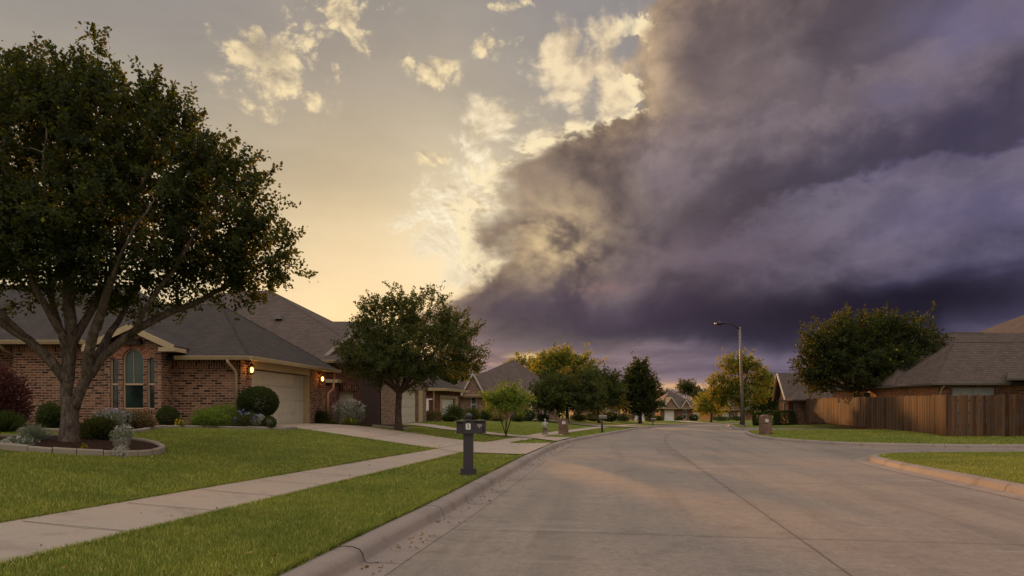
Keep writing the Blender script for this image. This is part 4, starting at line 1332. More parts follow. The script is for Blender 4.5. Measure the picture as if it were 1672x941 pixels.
# ------------------------------------------------------------------ fences
def fence(name, label, a, b, H, ht, n, post_every=17, seed=3):
    rr = random.Random(seed)
    a, b = Vector((*a, 0)), Vector((*b, 0))
    d = (b - a); L = d.length; d.normalize(); nrm = Vector((d.y, -d.x, 0))
    t = thing(name, label, 'fence', (a.x, a.y, H(a.x, a.y)))
    w = L / n
    m = MB()
    for k in range(n):
        p = a + d * (k * w)
        z = H(p.x, p.y)
        m.rnd = min(1, max(0, rr.gauss(0.45, 0.36)))
        top = z + ht + rr.uniform(-0.035, 0.03)
        o = nrm * rr.uniform(-0.006, 0.008)
        q = p + d * (w * rr.uniform(0.01, 0.05)) + o
        ww = w * rr.uniform(0.86, 0.95)
        tilt = d * rr.uniform(-0.015, 0.015)
        A = [q + Vector((0, 0, z - 0.05)), q + d * ww + Vector((0, 0, z - 0.05)), q + d * ww + tilt + Vector((0, 0, top - 0.03)), q + d * (ww - 0.035) + tilt + Vector((0, 0, top)), q + d * 0.035 + tilt + Vector((0, 0, top)), q + tilt + Vector((0, 0, top - 0.03))]
        B = [v - nrm * 0.02 for v in A]
        m.face(A); m.face(B[::-1])
        for i in range(6):
            j = (i + 1) % 6
            m.face([B[i], B[j], A[j], A[i]])
    m.build('board_panel', FENCE, t)
    k = 0
    while k <= n:
        p = a + d * (k * w)
        z = H(p.x, p.y)
        m = MB(); m.rnd = 0.4
        m.obox(p - d * 0.05 - nrm * 0.13 + Vector((0, 0, z - 0.1)), d * 0.1, nrm * 0.1, (0, 0, ht + 0.02 + 0.1))
        m.build('post', FENCE, t)
        k += post_every
    for hz in (0.35, 1.0, 1.6):
        m = MB(); m.rnd = 0.3
        p, q = a - nrm * 0.055, b - nrm * 0.055
        m.beam(p + Vector((0, 0, H(a.x, a.y) + hz)), q + Vector((0, 0, H(b.x, b.y) + hz)), 0.05, 0.09)
        m.build('rail', FENCE, t)
    return t


fence('wooden_fence', 'long wooden board fence running away along the corner lawn', (24.6, 57.8), (20.35, 32.0), lambda x, y: min(0.62, max(0.42, 0.42 + (y - 32) * 0.009)), 1.83, 150)
fence('wooden_fence', 'shaded grey wooden board fence facing the camera at the right edge', (20.4, 31.98), (40.0, 31.6), lambda x, y: 0.40, 1.86, 118, seed=8)
m = MB(); gt = thing('side_gate', 'narrow pale grey gate between the fence end and the gabled house', 'gate', (24.15, 58.2, 0.4))
m.box(23.95, 24.35, 58.15, 58.2, 0.3, 2.2); m.build('gate_panel', GREYPNL, gt)
m = MB(); m.box(23.86, 23.94, 58.1, 58.2, 0.2, 2.25); m.box(24.36, 24.44, 58.1, 58.2, 0.2, 2.25); m.build('gate_post', DARKWOOD, gt)
m = MB(); m.box(24.0, 24.04, 58.11, 58.15, 1.15, 1.3); m.build('latch', BLACK, gt)
# ------------------------------------------------------------------ trees
def tree(name, label, limbs, blobs, n_tw, per, leaf, mat, bark, group=None, loc=None, shoot=(0.25, 0.5), spike=0.25, asp=0.45, minz=None, shell=0.5, sides=5, cat='tree', keep=None, warm=None):
    """limbs: [(points, radii)], the first is the trunk; blobs: [(centre, (rx, ry, rz), weight)]"""
    loc = loc if loc is not None else limbs[0][0][0]
    t = thing(name, label, cat, loc, group)
    mb = MB()
    nodes, nrad = [], []
    for i, (pts, rad) in enumerate(limbs):
        rad = [q * (0.88 if i else 0.96) for q in rad]
        P = catmull([tuple(p) for p in pts], 0.22 if leaf < 0.13 else 0.5)
        s = np.linspace(0, 1, len(P)); r = np.interp(s, np.linspace(0, 1, len(rad)), rad)
        if i == 0:
            r = r * (1 + 0.45 * np.exp(-s * len(P) * 0.22 / 0.25))
        wob = np.cumsum(rng.normal(0, 0.012, (len(P), 3)), axis=0) * (0 if i == 0 else 1)
        P = P + wob
        mb.tube(P, r, 12 if i == 0 else 8)
        for k in range(len(P)):
            if i > 0 and k > len(P) * 0.25:
                nodes.append(P[k]); nrad.append(r[k])
    nodes = np.array(nodes); nrad = np.array(nrad)
    wts = np.array([b[2] * (b[1][0] * b[1][1] * b[1][2]) ** 0.8 for b in blobs]); wts /= wts.sum()
    bi = rng.choice(len(blobs), n_tw, p=wts)
    v = rng.normal(size=(n_tw, 3)); v /= np.linalg.norm(v, axis=1)[:, None]
    rr = shell + (1 - shell) * rng.random(n_tw) ** 0.6
    bc = np.array([b[0] for b in blobs])[bi]; br = np.array([b[1] for b in blobs])[bi]
    # lumpy outline
    lump = 1 + 0.32 * np.sin(v[:, 0] * 5 + bi) * np.sin(v[:, 2] * 6 + bi * 2) + rng.normal(0, 0.06, n_tw)
    Q = bc + v * br * (rr * lump)[:, None]
    cen = bc.mean(0)
    if minz is not None:
        Q = Q[Q[:, 2] > minz + rng.normal(0, 0.1, len(Q))]
    if keep is not None: Q = Q[keep(Q)]
    D2 = np.full(len(Q), 1e9)
    for c in range(0, len(nodes), 64):
        D2 = np.minimum(D2, ((Q[:, None, :] - nodes[None, c:c + 64]) ** 2).sum(2).min(1))
    order = np.argsort(D2)
    cap = len(nodes) + 3 * len(Q)
    N = np.zeros((cap, 3)); R = np.zeros(cap); N[:len(nodes)] = nodes; R[:len(nodes)] = nrad; cnt = len(nodes)
    ends, dirs = [], []
    for qi in order:
        q = Q[qi]
        dd = ((N[:cnt] - q) ** 2).sum(1)
        k = int(np.argmin(dd)); p = N[k]; L = math.sqrt(dd[k])
        if L < 1e-3: L = 0.01
        out = q - cen; out = out / (np.linalg.norm(out) + 1e-6)
        m1 = p + (q - p) * 0.4 + out * L * 0.06 + np.array([0, 0, 0.05 * L]) + rng.normal(0, 0.04, 3) * L
        m2 = p + (q - p) * 0.75 + np.array([0, 0, 0.04 * L]) + rng.normal(0, 0.04, 3) * L
        r0 = min(R[k] * 0.75, 0.006 + 0.016 * L * (1 if leaf < 0.13 else 1.4))
        mb.tube([p, m1, m2, q], [r0, r0 * 0.8, r0 * 0.6, max(0.003, r0 * 0.4)], sides if leaf < 0.1 else 4, cap=False)
        N[cnt] = m1; N[cnt + 1] = m2; N[cnt + 2] = q; R[cnt:cnt + 3] = (r0 * 0.8, r0 * 0.6, r0 * 0.4); cnt += 3
        dv = (q - m2) / (np.linalg.norm(q - m2) + 1e-6) + out * 0.6 + np.array([0, 0, 0.35])
        ends.append(q); dirs.append(dv / np.linalg.norm(dv))
    E = np.array(ends); Dv = np.array(dirs)
    ne = len(E)
    sl = rng.uniform(*shoot, ne)
    sp = rng.random(ne) < spike * np.clip((E[:, 2] - cen[2]) / (np.ptp(E[:, 2]) * 0.5 + 1e-6) + 0.35, 0, 1)
    sl[sp] *= rng.uniform(1.25, 1.75, sp.sum())
    Dv[sp] += np.array([0, 0, 0.5]); Dv /= np.linalg.norm(Dv, axis=1)[:, None]
    for k in np.nonzero(sp)[0]:
        mb.tube([E[k], E[k] + Dv[k] * sl[k] * 0.8], [0.006, 0.002], 3, cap=False)
    cnts = np.where(sp, (per * 1.7), per).astype(int)
    idx = np.repeat(np.arange(ne), cnts)
    tt = rng.random(len(idx)) * 1.05 - 0.25
    C = E[idx] + Dv[idx] * (tt * sl[idx])[:, None] + rng.normal(0, leaf * 0.55, (len(idx), 3)) * np.where(sp[idx], 0.55, 1.0)[:, None]
    rad_ = rng.normal(size=(len(idx), 3)); rad_ /= np.linalg.norm(rad_, axis=1)[:, None]
    LD = Dv[idx] * 0.5 + rad_ + np.array([0, 0, -0.05])
    S = leaf * rng.uniform(0.65, 1.25, len(idx))
    Rr = np.clip(rng.random(ne)[idx] * 0.5 + 0.22 + rng.normal(0, 0.2, len(idx)), 0, 0.9)
    Rr[rng.random(len(idx)) < 0.012] = 0.98
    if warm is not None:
        backlit_ = warm(E)[idx] & (rng.random(len(idx)) < 0.4)
        Rr[backlit_] = rng.uniform(0.93, 1.0, backlit_.sum())  # sun through these leaves is painted as yellow leaf colour
    mb.build('trunk', bark, t)
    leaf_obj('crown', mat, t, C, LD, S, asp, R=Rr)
    return t


def V3(*a): return Vector(a)


# big tree at the left: limbs traced in pixels of the photo at its own distance
TY = 14.5; SC = F / TY
def lp(px, py, d=0.0): return V3(*W(px, py, TY + d)) if d == 0 else V3((px - CX) / SC, TY + d, CZ - (py - HY) / SC)
pz = hl(-9.42, TY)
base = V3((112 - CX) / SC, TY, pz - 0.05)
limbs = [
    ([base, lp(113, 702), lp(115, 672), lp(116, 648)], [0.185, 0.175, 0.17, 0.165]),
    ([lp(110, 668), lp(110, 635), lp(115, 600), lp(118, 560), lp(114, 500), lp(108, 430), lp(112, 340), lp(120, 220, .3)], [0.13, 0.145, 0.135, 0.13, 0.10, 0.075, 0.055, 0.03]),
    ([lp(122, 668), lp(132, 638), lp(146, 612), lp(152, 590, -.1), lp(172, 545, -.3), lp(205, 470, -.5), lp(235, 380, -.6), lp(270, 270, -.5)], [0.12, 0.125, 0.115, 0.10, 0.08, 0.06, 0.045, 0.02]),
    ([lp(146, 614), lp(165, 588), lp(195, 556, .2), lp(235, 527, .4), lp(290, 500, .6), lp(350, 465, .7), lp(410, 430, .6), lp(450, 410, .4)], [0.12, 0.105, 0.095, 0.085, 0.07, 0.055, 0.035, 0.015]),
    ([lp(112, 625), lp(92, 590, -.1), lp(62, 555, -.3), lp(30, 528, -.5), lp(-10, 480, -.7), lp(-60, 400, -.6)], [0.14, 0.11, 0.095, 0.08, 0.06, 0.02]),
    ([lp(111, 612), lp(98, 572, .2), lp(72, 530, .5), lp(48, 480, .8), lp(30, 410, 1.0), lp(20, 300, .9)], [0.13, 0.10, 0.08, 0.065, 0.05, 0.02]),
    ([lp(116, 575), lp(102, 530, -.3), lp(82, 470, -.6), lp(72, 400, -.8), lp(60, 300, -.9), lp(62, 180, -.6)], [0.11, 0.08, 0.065, 0.055, 0.04, 0.015]),
    ([lp(118, 560), lp(132, 510, .3), lp(148, 450, .6), lp(165, 370, .9), lp(180, 270, .9), lp(200, 180, .6)], [0.11, 0.08, 0.06, 0.05, 0.04, 0.015]),
    ([lp(152, 592), lp(160, 540, .5), lp(168, 480, 1.0), lp(180, 420, 1.3), lp(200, 350, 1.4)], [0.10, 0.075, 0.055, 0.04, 0.015]),
    ([lp(205, 548, .2), lp(250, 495, -.2), lp(310, 440, -.5), lp(350, 380, -.6), lp(390, 320, -.4)], [0.07, 0.055, 0.045, 0.03, 0.012]),
    ([lp(62, 555, -.3), lp(38, 500, -.9), lp(20, 440, -1.3), lp(10, 360, -1.4)], [0.07, 0.05, 0.035, 0.015]),
    ([lp(175, 540, -.3), lp(225, 470, -1.0), lp(270, 420, -1.4), lp(310, 370, -1.5)], [0.06, 0.05, 0.035, 0.015]),
    ([lp(112, 470), lp(125, 400, -.8), lp(140, 330, -1.3), lp(150, 250, -1.4)], [0.07, 0.05, 0.035, 0.015]),
]
def bl(px, py, d, rx, ry, rz=None, w=1.0): return (np.array(lp(px, py, d if d else 1e-6)), (rx / SC, (rz or rx) / SC, ry / SC), w)
blobs = [bl(60, 245, 0, 150, 140), bl(165, 240, -.3, 125, 120), bl(262, 285, 0, 110, 95), bl(350, 345, .1, 95, 80), bl(418, 400, 0, 70, 50),
         bl(124, 158, .2, 66, 54), bl(52, 168, 0, 72, 58), bl(-60, 300, 0, 105, 120), bl(200, 375, -.8, 150, 58, 100), bl(50, 380, -.6, 150, 55, 120),
         bl(330, 425, .3, 105, 42, 80), bl(228, 172, .4, 58, 52), bl(458, 432, 0, 36, 22), bl(275, 185, .2, 45, 40), bl(-60, 410, 0, 90, 40), bl(330, 262, 0, 50, 45), bl(390, 300, 0, 45, 35),
         bl(190, 462, .9, 120, 48, 90, .6), bl(60, 455, 1.0, 110, 50, 90, .6), bl(350, 462, .6, 80, 26, 50, .6), bl(-20, 430, .2, 90, 40, 80, .6), bl(120, 425, -1.2, 130, 45, 70, 1.0), bl(230, 440, -.4, 120, 34, 70, .9), bl(420, 440, .2, 60, 26, 50, .8)]
def k1(Q):
    px = CX + F * Q[:, 0] / Q[:, 1]; py = HY - F * (Q[:, 2] - CZ) / Q[:, 1]
    return (px > -330) & (py < 520)
tree('shade_tree', 'largest tree, dark leafy crown on a many forked trunk in the round stone border', limbs, blobs, 3600, 32, 0.092, LF_OAK, BARK, spike=0.5, shoot=(0.25, 0.48), shell=0.32, asp=0.62, keep=k1, warm=lambda Q: (CZ + 0.0 < Q[:, 2]) & ((HY - F * (Q[:, 2] - CZ) / Q[:, 1]) > 408) & (Q[:, 1] > 14.7))  # warm picks the lower rear leaves whose backlight is painted on


def px_tree(name, label, px, py, Y, zf, fork, blobs_px, n_tw, per, leaf, mat, bark=None, r=0.12, group=None, spike=0.25, shell=0.45, stems=1, wob=0.15, asp=0.6, shoot=None, seed=0):
    """blobs_px: (px, py, rx, ry, depth offset m)"""
    sc = F / Y
    x = (px - CX) / sc
    z = zf(x, Y)
    rr = random.Random(seed + int(px))
    base = V3(x, Y, z - 0.05)
    fk = V3((fork[0] - CX) / sc, Y, CZ - (fork[1] - HY) / sc)
    limbs = []
    P = lambda q: V3((q[0] - CX) / sc, Y + q[4], CZ - (q[1] - HY) / sc)
    if stems == 1:
        mid = base.lerp(fk, 0.5) + V3(rr.uniform(-.06, .06) * wob * 4, 0, 0)
        limbs.append(([base, mid, fk], [r, r * 0.82, r * 0.78]))
    else:
        limbs.append(([base, base + V3(0, 0, 0.12), base + V3(0, 0, 0.25)], [r * 1.3, r, r * 0.9]))
        fk = base + V3(0, 0, 0.2)
    for q in blobs_px:
        c = P(q)
        m_ = fk.lerp(c, 0.5) + V3(rr.uniform(-1, 1), rr.uniform(-1, 1), rr.uniform(0, 0.6)) * wob
        e = c + V3(rr.uniform(-.3, .3) * q[2] / sc, 0, q[3] / sc * 0.6)
        limbs.append(([fk - V3(0, 0, 0.05), m_, c, e], [r * 0.6, r * 0.42, r * 0.28, r * 0.1]))
    bl_ = [(np.array(P(q)), (q[2] / sc, (q[5] if len(q) > 5 else (q[2] + q[3]) / 2 / sc), q[3] / sc), 1.0) for q in blobs_px]
    return tree(name, label, limbs, bl_, n_tw, per, leaf, mat, bark or BARK2, group, loc=base, spike=spike, shell=shell, shoot=shoot or (leaf * 2.5, leaf * 5), asp=asp)


LT = 'trees along the left side of the street'
px_tree('shade_tree', 'mid sized broad tree with spiky top on the second lawn before the red brick house', 651, 694, 30.5, hl, (652, 640),
        [(602, 575, 42, 52, 0.3), (640, 532, 45, 45, -.3), (612, 505, 22, 24, 0), (690, 522, 52, 46, .4), (742, 545, 38, 34, 0), (690, 580, 80, 42, -.8), (630, 590, 50, 30, -.6), (765, 580, 28, 28, 0), (735, 595, 45, 22, .3), (575, 575, 18, 24, 0), (660, 595, 70, 28, .9)],
        1500, 27, 0.115, LF_MID, BARK2, r=0.18, spike=0.5, group=LT)
px_tree('shade_tree', 'dark tree added to block low sun behind the small red brick house, mostly hidden by the spiky topped tree', 735, 690, 76, hl, (735, 650),
        [(712, 622, 30, 26, 0), (748, 618, 30, 26, 0), (775, 626, 20, 22, 0), (735, 606, 26, 16, 0), (690, 632, 22, 22, 0), (658, 624, 26, 26, 0)], 640, 24, 0.24, LF_DRK, r=0.2, spike=0.1, shell=0.3, group=LT)  # added tree, nearly out of sight, keeps low sun off the road
px_tree('young_tree', 'small young tree with several thin stems beyond the double mailbox', 826, 705, 33.8, hl, (826, 690),
        [(808, 652, 15, 13, 0), (832, 648, 17, 14, 0.1), (852, 650, 12, 11, 0), (815, 665, 18, 10, -.2), (842, 664, 15, 10, -.2), (828, 640, 12, 8, .2)],
        300, 22, 0.10, LF_BRT, BARK2, r=0.05, stems=4, spike=0.3, group=LT, wob=0.08)
px_tree('shade_tree', 'tall yellow topped tree rising behind the middle front gardens', 905, 688, 74, hl, (908, 640),
        [(905, 598, 26, 20, 0), (885, 612, 18, 20, 0), (925, 592, 20, 18, 0), (948, 604, 22, 22, 0), (912, 625, 40, 20, 0), (900, 590, 12, 12, 0)], 560, 24, 0.28, LF_YEL, r=0.22, spike=0.3, group=LT)
px_tree('shade_tree', 'wide dark green tree behind the brick mailbox', 926, 690, 58, hl, (926, 664),
        [(900, 640, 28, 22, 0), (935, 632, 34, 26, .4), (958, 645, 26, 22, 0), (920, 652, 42, 16, -.5), (885, 650, 16, 14, 0)], 700, 26, 0.23, LF_MID, r=0.17, spike=0.15, group=LT)
px_tree('shade_tree', 'rounded green tree leaning right before the low garages', 978, 690, 66, hl, (976, 668),
        [(975, 636, 26, 20, 0), (995, 646, 20, 18, 0), (965, 650, 26, 16, 0), (985, 622, 16, 12, 0)], 480, 24, 0.25, LF_MID, r=0.15, group=LT)
px_tree('shade_tree', 'cone shaped dark tree on the verge near the street bend', 1045, 691, 74, hl, (1045, 668),
        [(1044, 655, 28, 17, 0), (1042, 635, 22, 17, 0), (1046, 612, 14, 14, 0), (1034, 624, 11, 12, 0), (1058, 634, 12, 14, 0), (1046, 600, 6, 7, 0)], 560, 24, 0.27, LF_OAK, r=0.2, spike=0.2, group=LT)
px_tree('shade_tree', 'slim dark tree between the rounded tree and the cone shaped one', 1008, 688, 92, hl, (1008, 664),
        [(1006, 636, 10, 14, 0), (1012, 650, 14, 12, 0), (1000, 650, 10, 12, 0), (985, 628, 14, 12, 4)], 260, 18, 0.28, LF_OAK, r=0.16, group=LT)
px_tree('small_tree', 'small yellow green tree at the bend left of the lamp post', 1161, 688, 98, hl, (1161, 672),
        [(1148, 660, 12, 9, 0), (1166, 657, 14, 11, 0), (1158, 668, 18, 7, 0), (1150, 650, 7, 7, 0)], 260, 18, 0.26, LF_YEL, r=0.15)
px_tree('shade_tree', 'open yellow green tree behind the street lamp', 1212, 692, 70, lambda x, y: h3(x, y), (1210, 658),
        [(1185, 628, 24, 12, 0), (1205, 598, 22, 14, 0), (1238, 622, 22, 14, 0), (1178, 645, 20, 12, 0), (1200, 632, 24, 16, .6), (1225, 642, 26, 14, -.6), (1195, 655, 24, 9, 0), (1222, 602, 14, 12, 0), (1250, 612, 10, 7, 0)],
        600, 24, 0.22, LF_YEL, r=0.2, spike=0.35, shell=0.5)
px_tree('shade_tree', 'dark dense tree between the lamp and the gabled house', 1245, 690, 78, lambda x, y: h3(x, y), (1245, 672),
        [(1248, 648, 18, 18, 0), (1258, 640, 14, 14, 0), (1238, 660, 14, 12, 0), (1262, 660, 12, 14, 0)], 380, 20, 0.24, LF_DRK, r=0.18, spike=0.1, shell=0.3)
px_tree('shade_tree', 'large dark round tree behind the wooden fence', 1402, 690, 49.5, lambda x, y: 0.5, (1398, 640),
        [(1345, 590, 38, 42, 0), (1390, 552, 46, 36, 0), (1440, 545, 46, 34, .5), (1490, 560, 40, 34, 0), (1400, 600, 60, 36, -1.0), (1460, 595, 56, 34, -.6), (1325, 605, 24, 26, 0), (1355, 560, 34, 34, 0), (1515, 580, 22, 26, 0), (1430, 570, 70, 40, 1.2), (1340, 625, 22, 14, 0)],
        1900, 27, 0.20, LF_OAK, BARK, r=0.30, spike=0.18, shell=0.42)
BGT = 'trees beyond the far roofs'
px_tree('background_tree', 'small yellow lit tree showing above the broad brown roof', 866, 690, 110, lambda x, y: -0.5, (866, 650),
        [(850, 594, 8, 8, 0), (866, 596, 10, 10, 0), (878, 606, 10, 10, 0), (838, 592, 6, 5, 0)], 170, 18, 0.3, LF_YEL, r=0.2, group=BGT)
px_tree('background_tree', 'feathery dark tree above the far double gabled house', 1122, 690, 165, lambda x, y: -1, (1122, 660),
        [(1118, 636, 10, 8, 0), (1130, 636, 10, 7, 0), (1124, 632, 8, 6, 0), (1140, 646, 10, 6, 0)], 180, 18, 0.4, LF_OAK, r=0.25, group=BGT)
px_tree('background_tree', 'low dark tree mass right of the feathery far tree', 1152, 690, 160, lambda x, y: -1, (1152, 664),
        [(1148, 648, 12, 7, 0), (1163, 648, 12, 9, 0), (1176, 648, 12, 8, 0)], 180, 18, 0.4, LF_OAK, r=0.25, group=BGT)
px_tree('background_tree', 'low rounded tree peeping over the roof beside the cone shaped tree', 1082, 690, 140, lambda x, y: -1, (1082, 664),
        [(1076, 648, 12, 9, 0), (1088, 652, 10, 8, 0)], 140, 18, 0.36, LF_OAK, r=0.22, group=BGT)
px_tree('background_tree', 'bushy tree crown behind the low pale garages', 960, 690, 120, lambda x, y: -1, (962, 655),
        [(955, 618, 14, 12, 0), (972, 622, 14, 12, 0), (990, 628, 12, 10, 0), (1005, 632, 8, 8, 0)], 240, 18, 0.32, LF_MID, r=0.22, group=BGT)
px_tree('background_tree', 'green tree behind the gabled house on the right', 1275, 690, 95, lambda x, y: -0.4, (1275, 660),
        [(1268, 632, 9, 8, 0), (1262, 648, 12, 12, 0)], 170, 18, 0.28, LF_MID, r=0.2, group=BGT)

# ------------------------------------------------------------------ shrubs and flowers
def blobleaf(n, c, r, shell=0.55, up=0.25, zmin=None):
    v = rng.normal(size=(n, 3)); v /= np.linalg.norm(v, axis=1)[:, None]
    rr = shell + (1 - shell) * rng.random(n) ** 0.5
    C = np.array(c) + v * np.array(r) * rr[:, None]
    D = v + rng.normal(0, 0.7, (n, 3)) + np.array([0, 0, up])
    if zmin is not None:
        k = C[:, 2] > zmin; C, D = C[k], D[k]
    return C, D


def shrub(name, label, cat, px, py, w, h, Y, mat, leaf=0.05, n=1500, kind='loose', flowers=None, group=None, zf=None, asp=0.5):
    """px, py: centre and base pixel, w and h its size in pixels"""
    sc = F / Y
    x = (px - CX) / sc
    zf = zf or hl
    z = zf(x, Y)
    W2, Hh = w / sc / 2, h / sc
    zt = CZ - (py - h - HY) / sc                       # top where the photo has it
    Hh = max(0.2, zt - z)
    n = int(n * (1.6 if kind == 'loose' else 2.4))
    t = thing(name, label, cat, (x, Y, z), group)
    Cs, Ds = [], []
    if kind == 'ball':
        C, D = blobleaf(n, (x, Y, z + Hh * 0.53), (W2, W2, Hh * 0.48), 0.8, 0.1); Cs.append(C); Ds.append(D)
        C, D = blobleaf(n // 3, (x, Y, z + Hh * 0.53), (W2 * .8, W2 * .8, Hh * 0.4), 0.6); Cs.append(C); Ds.append(D)
    elif kind == 'box':
        u = rng.uniform(-1, 1, (n, 3))
        ax = rng.integers(0, 3, n); sg = np.sign(rng.normal(size=n))
        for k in range(3): u[ax == k, k] = sg[ax == k] * rng.uniform(0.85, 1.0, (ax == k).sum())
        pn = (np.abs(u) ** 5).sum(1) ** 0.2
        u = u / np.maximum(pn, 1)[:, None]
        C = np.array((x, Y, z + Hh / 2)) + u * np.array((W2, W2 * 0.9, Hh / 2)); Cs.append(C); Ds.append(u + rng.normal(0, .7, (n, 3)))
    elif kind == 'spiky':
        an = rng.uniform(0, 2 * np.pi, n); el = rng.uniform(0.5, 1.5, n)
        D = np.stack([np.cos(an) * np.cos(el), np.sin(an) * np.cos(el), np.sin(el)], 1)
        C = np.array((x, Y, z)) + rng.normal(0, W2 * 0.12, (n, 3)) * np.array((1, 1, 0.1)); Cs.append(C); Ds.append(D)
    else:
        k = 7
        for i in range(k):
            an = 2 * math.pi * i / k + random.random()
            q = random.uniform(0.15, 0.55)
            C, D = blobleaf(n // k, (x + W2 * q * math.cos(an) * 1.1, Y + W2 * q * math.sin(an) * 0.8, z + Hh * random.uniform(0.38, 0.60)), (W2 * random.uniform(.45, .6), W2 * .5, Hh * random.uniform(.33, .42)), 0.45, 0.4, z - 0.02)
            Cs.append(C); Ds.append(D)
        C, D = blobleaf(n // 4, (x, Y, z + Hh * 0.3), (W2 * 0.9, W2 * .7, Hh * 0.3), 0.5, 0.3, z - 0.02); Cs.append(C); Ds.append(D)
    C = np.concatenate(Cs); D = np.concatenate(Ds)
    if kind == 'spiky':
        S = Hh * rng.uniform(0.6, 1.1, len(C)); a_ = 0.05
    else:
        S = leaf * rng.uniform(0.65, 1.3, len(C)); a_ = asp
        if kind == 'loose':
            ju = rng.random(len(C)) < 0.22
            C[ju] += (C[ju] - np.array((x, Y, z + Hh * 0.3))) * rng.uniform(0.05, 0.32, (ju.sum(), 1)) + np.array((0, 0, 0.02))
    m = MB()
    for k in range(5):
        an = random.uniform(0, 6.28)
        m.tube([(x + 0.03 * math.cos(an), Y + 0.03 * math.sin(an), z - 0.05), (x + W2 * .35 * math.cos(an), Y + W2 * .35 * math.sin(an), z + Hh * 0.5)], [0.014, 0.006], 5)
    m.build('stem', BARK2, t)
    leaf_obj('foliage', mat, t, C, D, S, a_)
    if flowers:
        fm, nf, fs, where = flowers
        C, D = blobleaf(nf, (x, Y - W2 * 0.15, z + Hh * (0.68 if where == 'top' else 0.5)), (W2 * 0.95, W2 * 0.85, Hh * (0.36 if where == 'top' else 0.5)), 0.75, 0.6)
        Cq = np.repeat(C, 5, 0) + rng.normal(0, fs * 0.25, (len(C) * 5, 3)); Dq = np.repeat(D, 5, 0) * 0.4 + rng.normal(size=(len(C) * 5, 3))
        leaf_obj('flowers', fm, t, Cq, Dq, fs * rng.uniform(0.7, 1.2, len(Cq)), 0.8)
    return t


S = shrub
S('shrub', 'maroon leaved shrub at the left edge of the photo', 'shrub', 8, 705, 84, 112, 20.5, LF_RED, 0.10, 2600)
S('shrub', 'dark grassy clump below the maroon shrub at the left edge', 'shrub', 10, 722, 70, 52, 17.2, LF_DRK, 0.1, 500, 'spiky')
S('shrub', 'dark green bush just left of the big trunk', 'shrub', 84, 712, 50, 54, 19.5, LF_DRK, 0.07, 1700)
S('ornamental_grass', 'grey green spiky grass tuft in the round tree bed', 'plant', 55, 722, 40, 30, 14.2, LF_GRY, 0.05, 320, 'spiky')
S('low_plant', 'low cream leaved plant at the left front of the round bed', 'plant', 30, 738, 48, 22, 13.2, LF_GRY, 0.05, 520, 'loose', (FL_WHT, 40, 0.035, 'top'))
S('shrub', 'yellow green topped bush just right of the big trunk', 'shrub', 162, 722, 72, 42, 15.55, LF_MID, 0.07, 2300, asp=0.35)
S('shrub', 'pale lavender flowering plant below the arched window', 'shrub', 186, 706, 66, 36, 20.0, LF_GRY, 0.06, 1300, 'loose', (FL_LAV, 70, 0.05, 'top'))
S('shrub', 'brown grey bush right of the arched window', 'shrub', 228, 706, 54, 34, 20.3, LF_BRN, 0.06, 1700)
S('shrub', 'dark round clipped shrub in the wall corner', 'shrub', 274, 699, 34, 34, 22.6, LF_DRK, 0.045, 1500, 'ball')
S('flower_plant', 'small plant with yellow flowers beside the dark round shrub', 'plant', 294, 699, 14, 14, 22.4, LF_BRT, 0.05, 220, 'loose', (FL_YEL, 12, 0.05, 'top'))
S('shrub', 'light green leafy bush against the brick wall', 'shrub', 340, 699, 62, 34, 23.1, LF_BRT, 0.11, 1500, asp=0.32)
S('shrub', 'taller green bush beside the downspout by the brick wall', 'shrub', 362, 698, 44, 40, 23.9, LF_BRT, 0.08, 1300)
S('flower_plant', 'bush with blue flowers before the big ball shrub', 'plant', 401, 700, 44, 30, 23.4, LF_MID, 0.05, 1100, 'loose', (FL_BLU, 28, 0.055, 'top'))
S('flower_plant', 'thin white flowering plant between the ball shrubs', 'plant', 426, 699, 13, 22, 23.9, LF_GRY, 0.05, 260, 'loose', (FL_WHT, 40, 0.05, 'top'))
S('shrub', 'small clipped ball shrub at the driveway edge', 'shrub', 440, 699, 21, 19, 23.8, LF_DRK, 0.035, 1100, 'ball')
# big clipped ball on a stem
bt = thing('shrub', 'big clipped ball shrub standing before the cream garage door', 'shrub', (W(422, 690, 24.6).x, 24.6, hl(-9.1, 24.6)))
cc = W(422, 657, 24.6); rr_ = 31 / F * 24.6
C, D = blobleaf(9500, cc, (rr_, rr_, rr_ * 0.8), 0.84, 0.1); C2, D2 = blobleaf(3500, cc, (rr_ * .85, rr_ * .85, rr_ * .66), 0.6)
leaf_obj('foliage', LF_DRK, bt, np.concatenate([C, C2]), np.concatenate([D, D2]), 0.06 * rng.uniform(0.7, 1.3, 13000), 0.55)
m = MB(); m.tube([(cc.x, 24.6, hl(-9.1, 24.6) - 0.05), (cc.x + 0.03, 24.6, cc.z - 0.3)], [0.05, 0.035], 8); m.build('stem', BARK2, bt)
S('shrub', 'dark green bush at the far brick pier of the garage', 'shrub', 524, 697, 34, 28, 31.9, LF_DRK, 0.06, 1400)
S('shrub', 'feathery bush covered in small white flowers beside the driveway', 'shrub', 570, 697, 56, 44, 33.2, LF_GRY, 0.09, 1800, 'loose', (FL_WHT, 190, 0.06, 'top'), asp=0.2)
S('flower_plant', 'low yellow flowering plant before the white flowered bush', 'plant', 570, 697, 26, 14, 32.2, LF_BRT, 0.07, 320, 'loose', (FL_YEL, 14, 0.06, 'top'))
S('shrub', 'tiny round yellow green plant at the driveway corner', 'shrub', 541, 698, 13, 8, 32.0, LF_YEL, 0.04, 420, 'ball')
S('flower_plant', 'white flowering ground plant at the right of the round bed', 'plant', 198, 736, 24, 9, 13.35, FL_WHT, 0.035, 260)
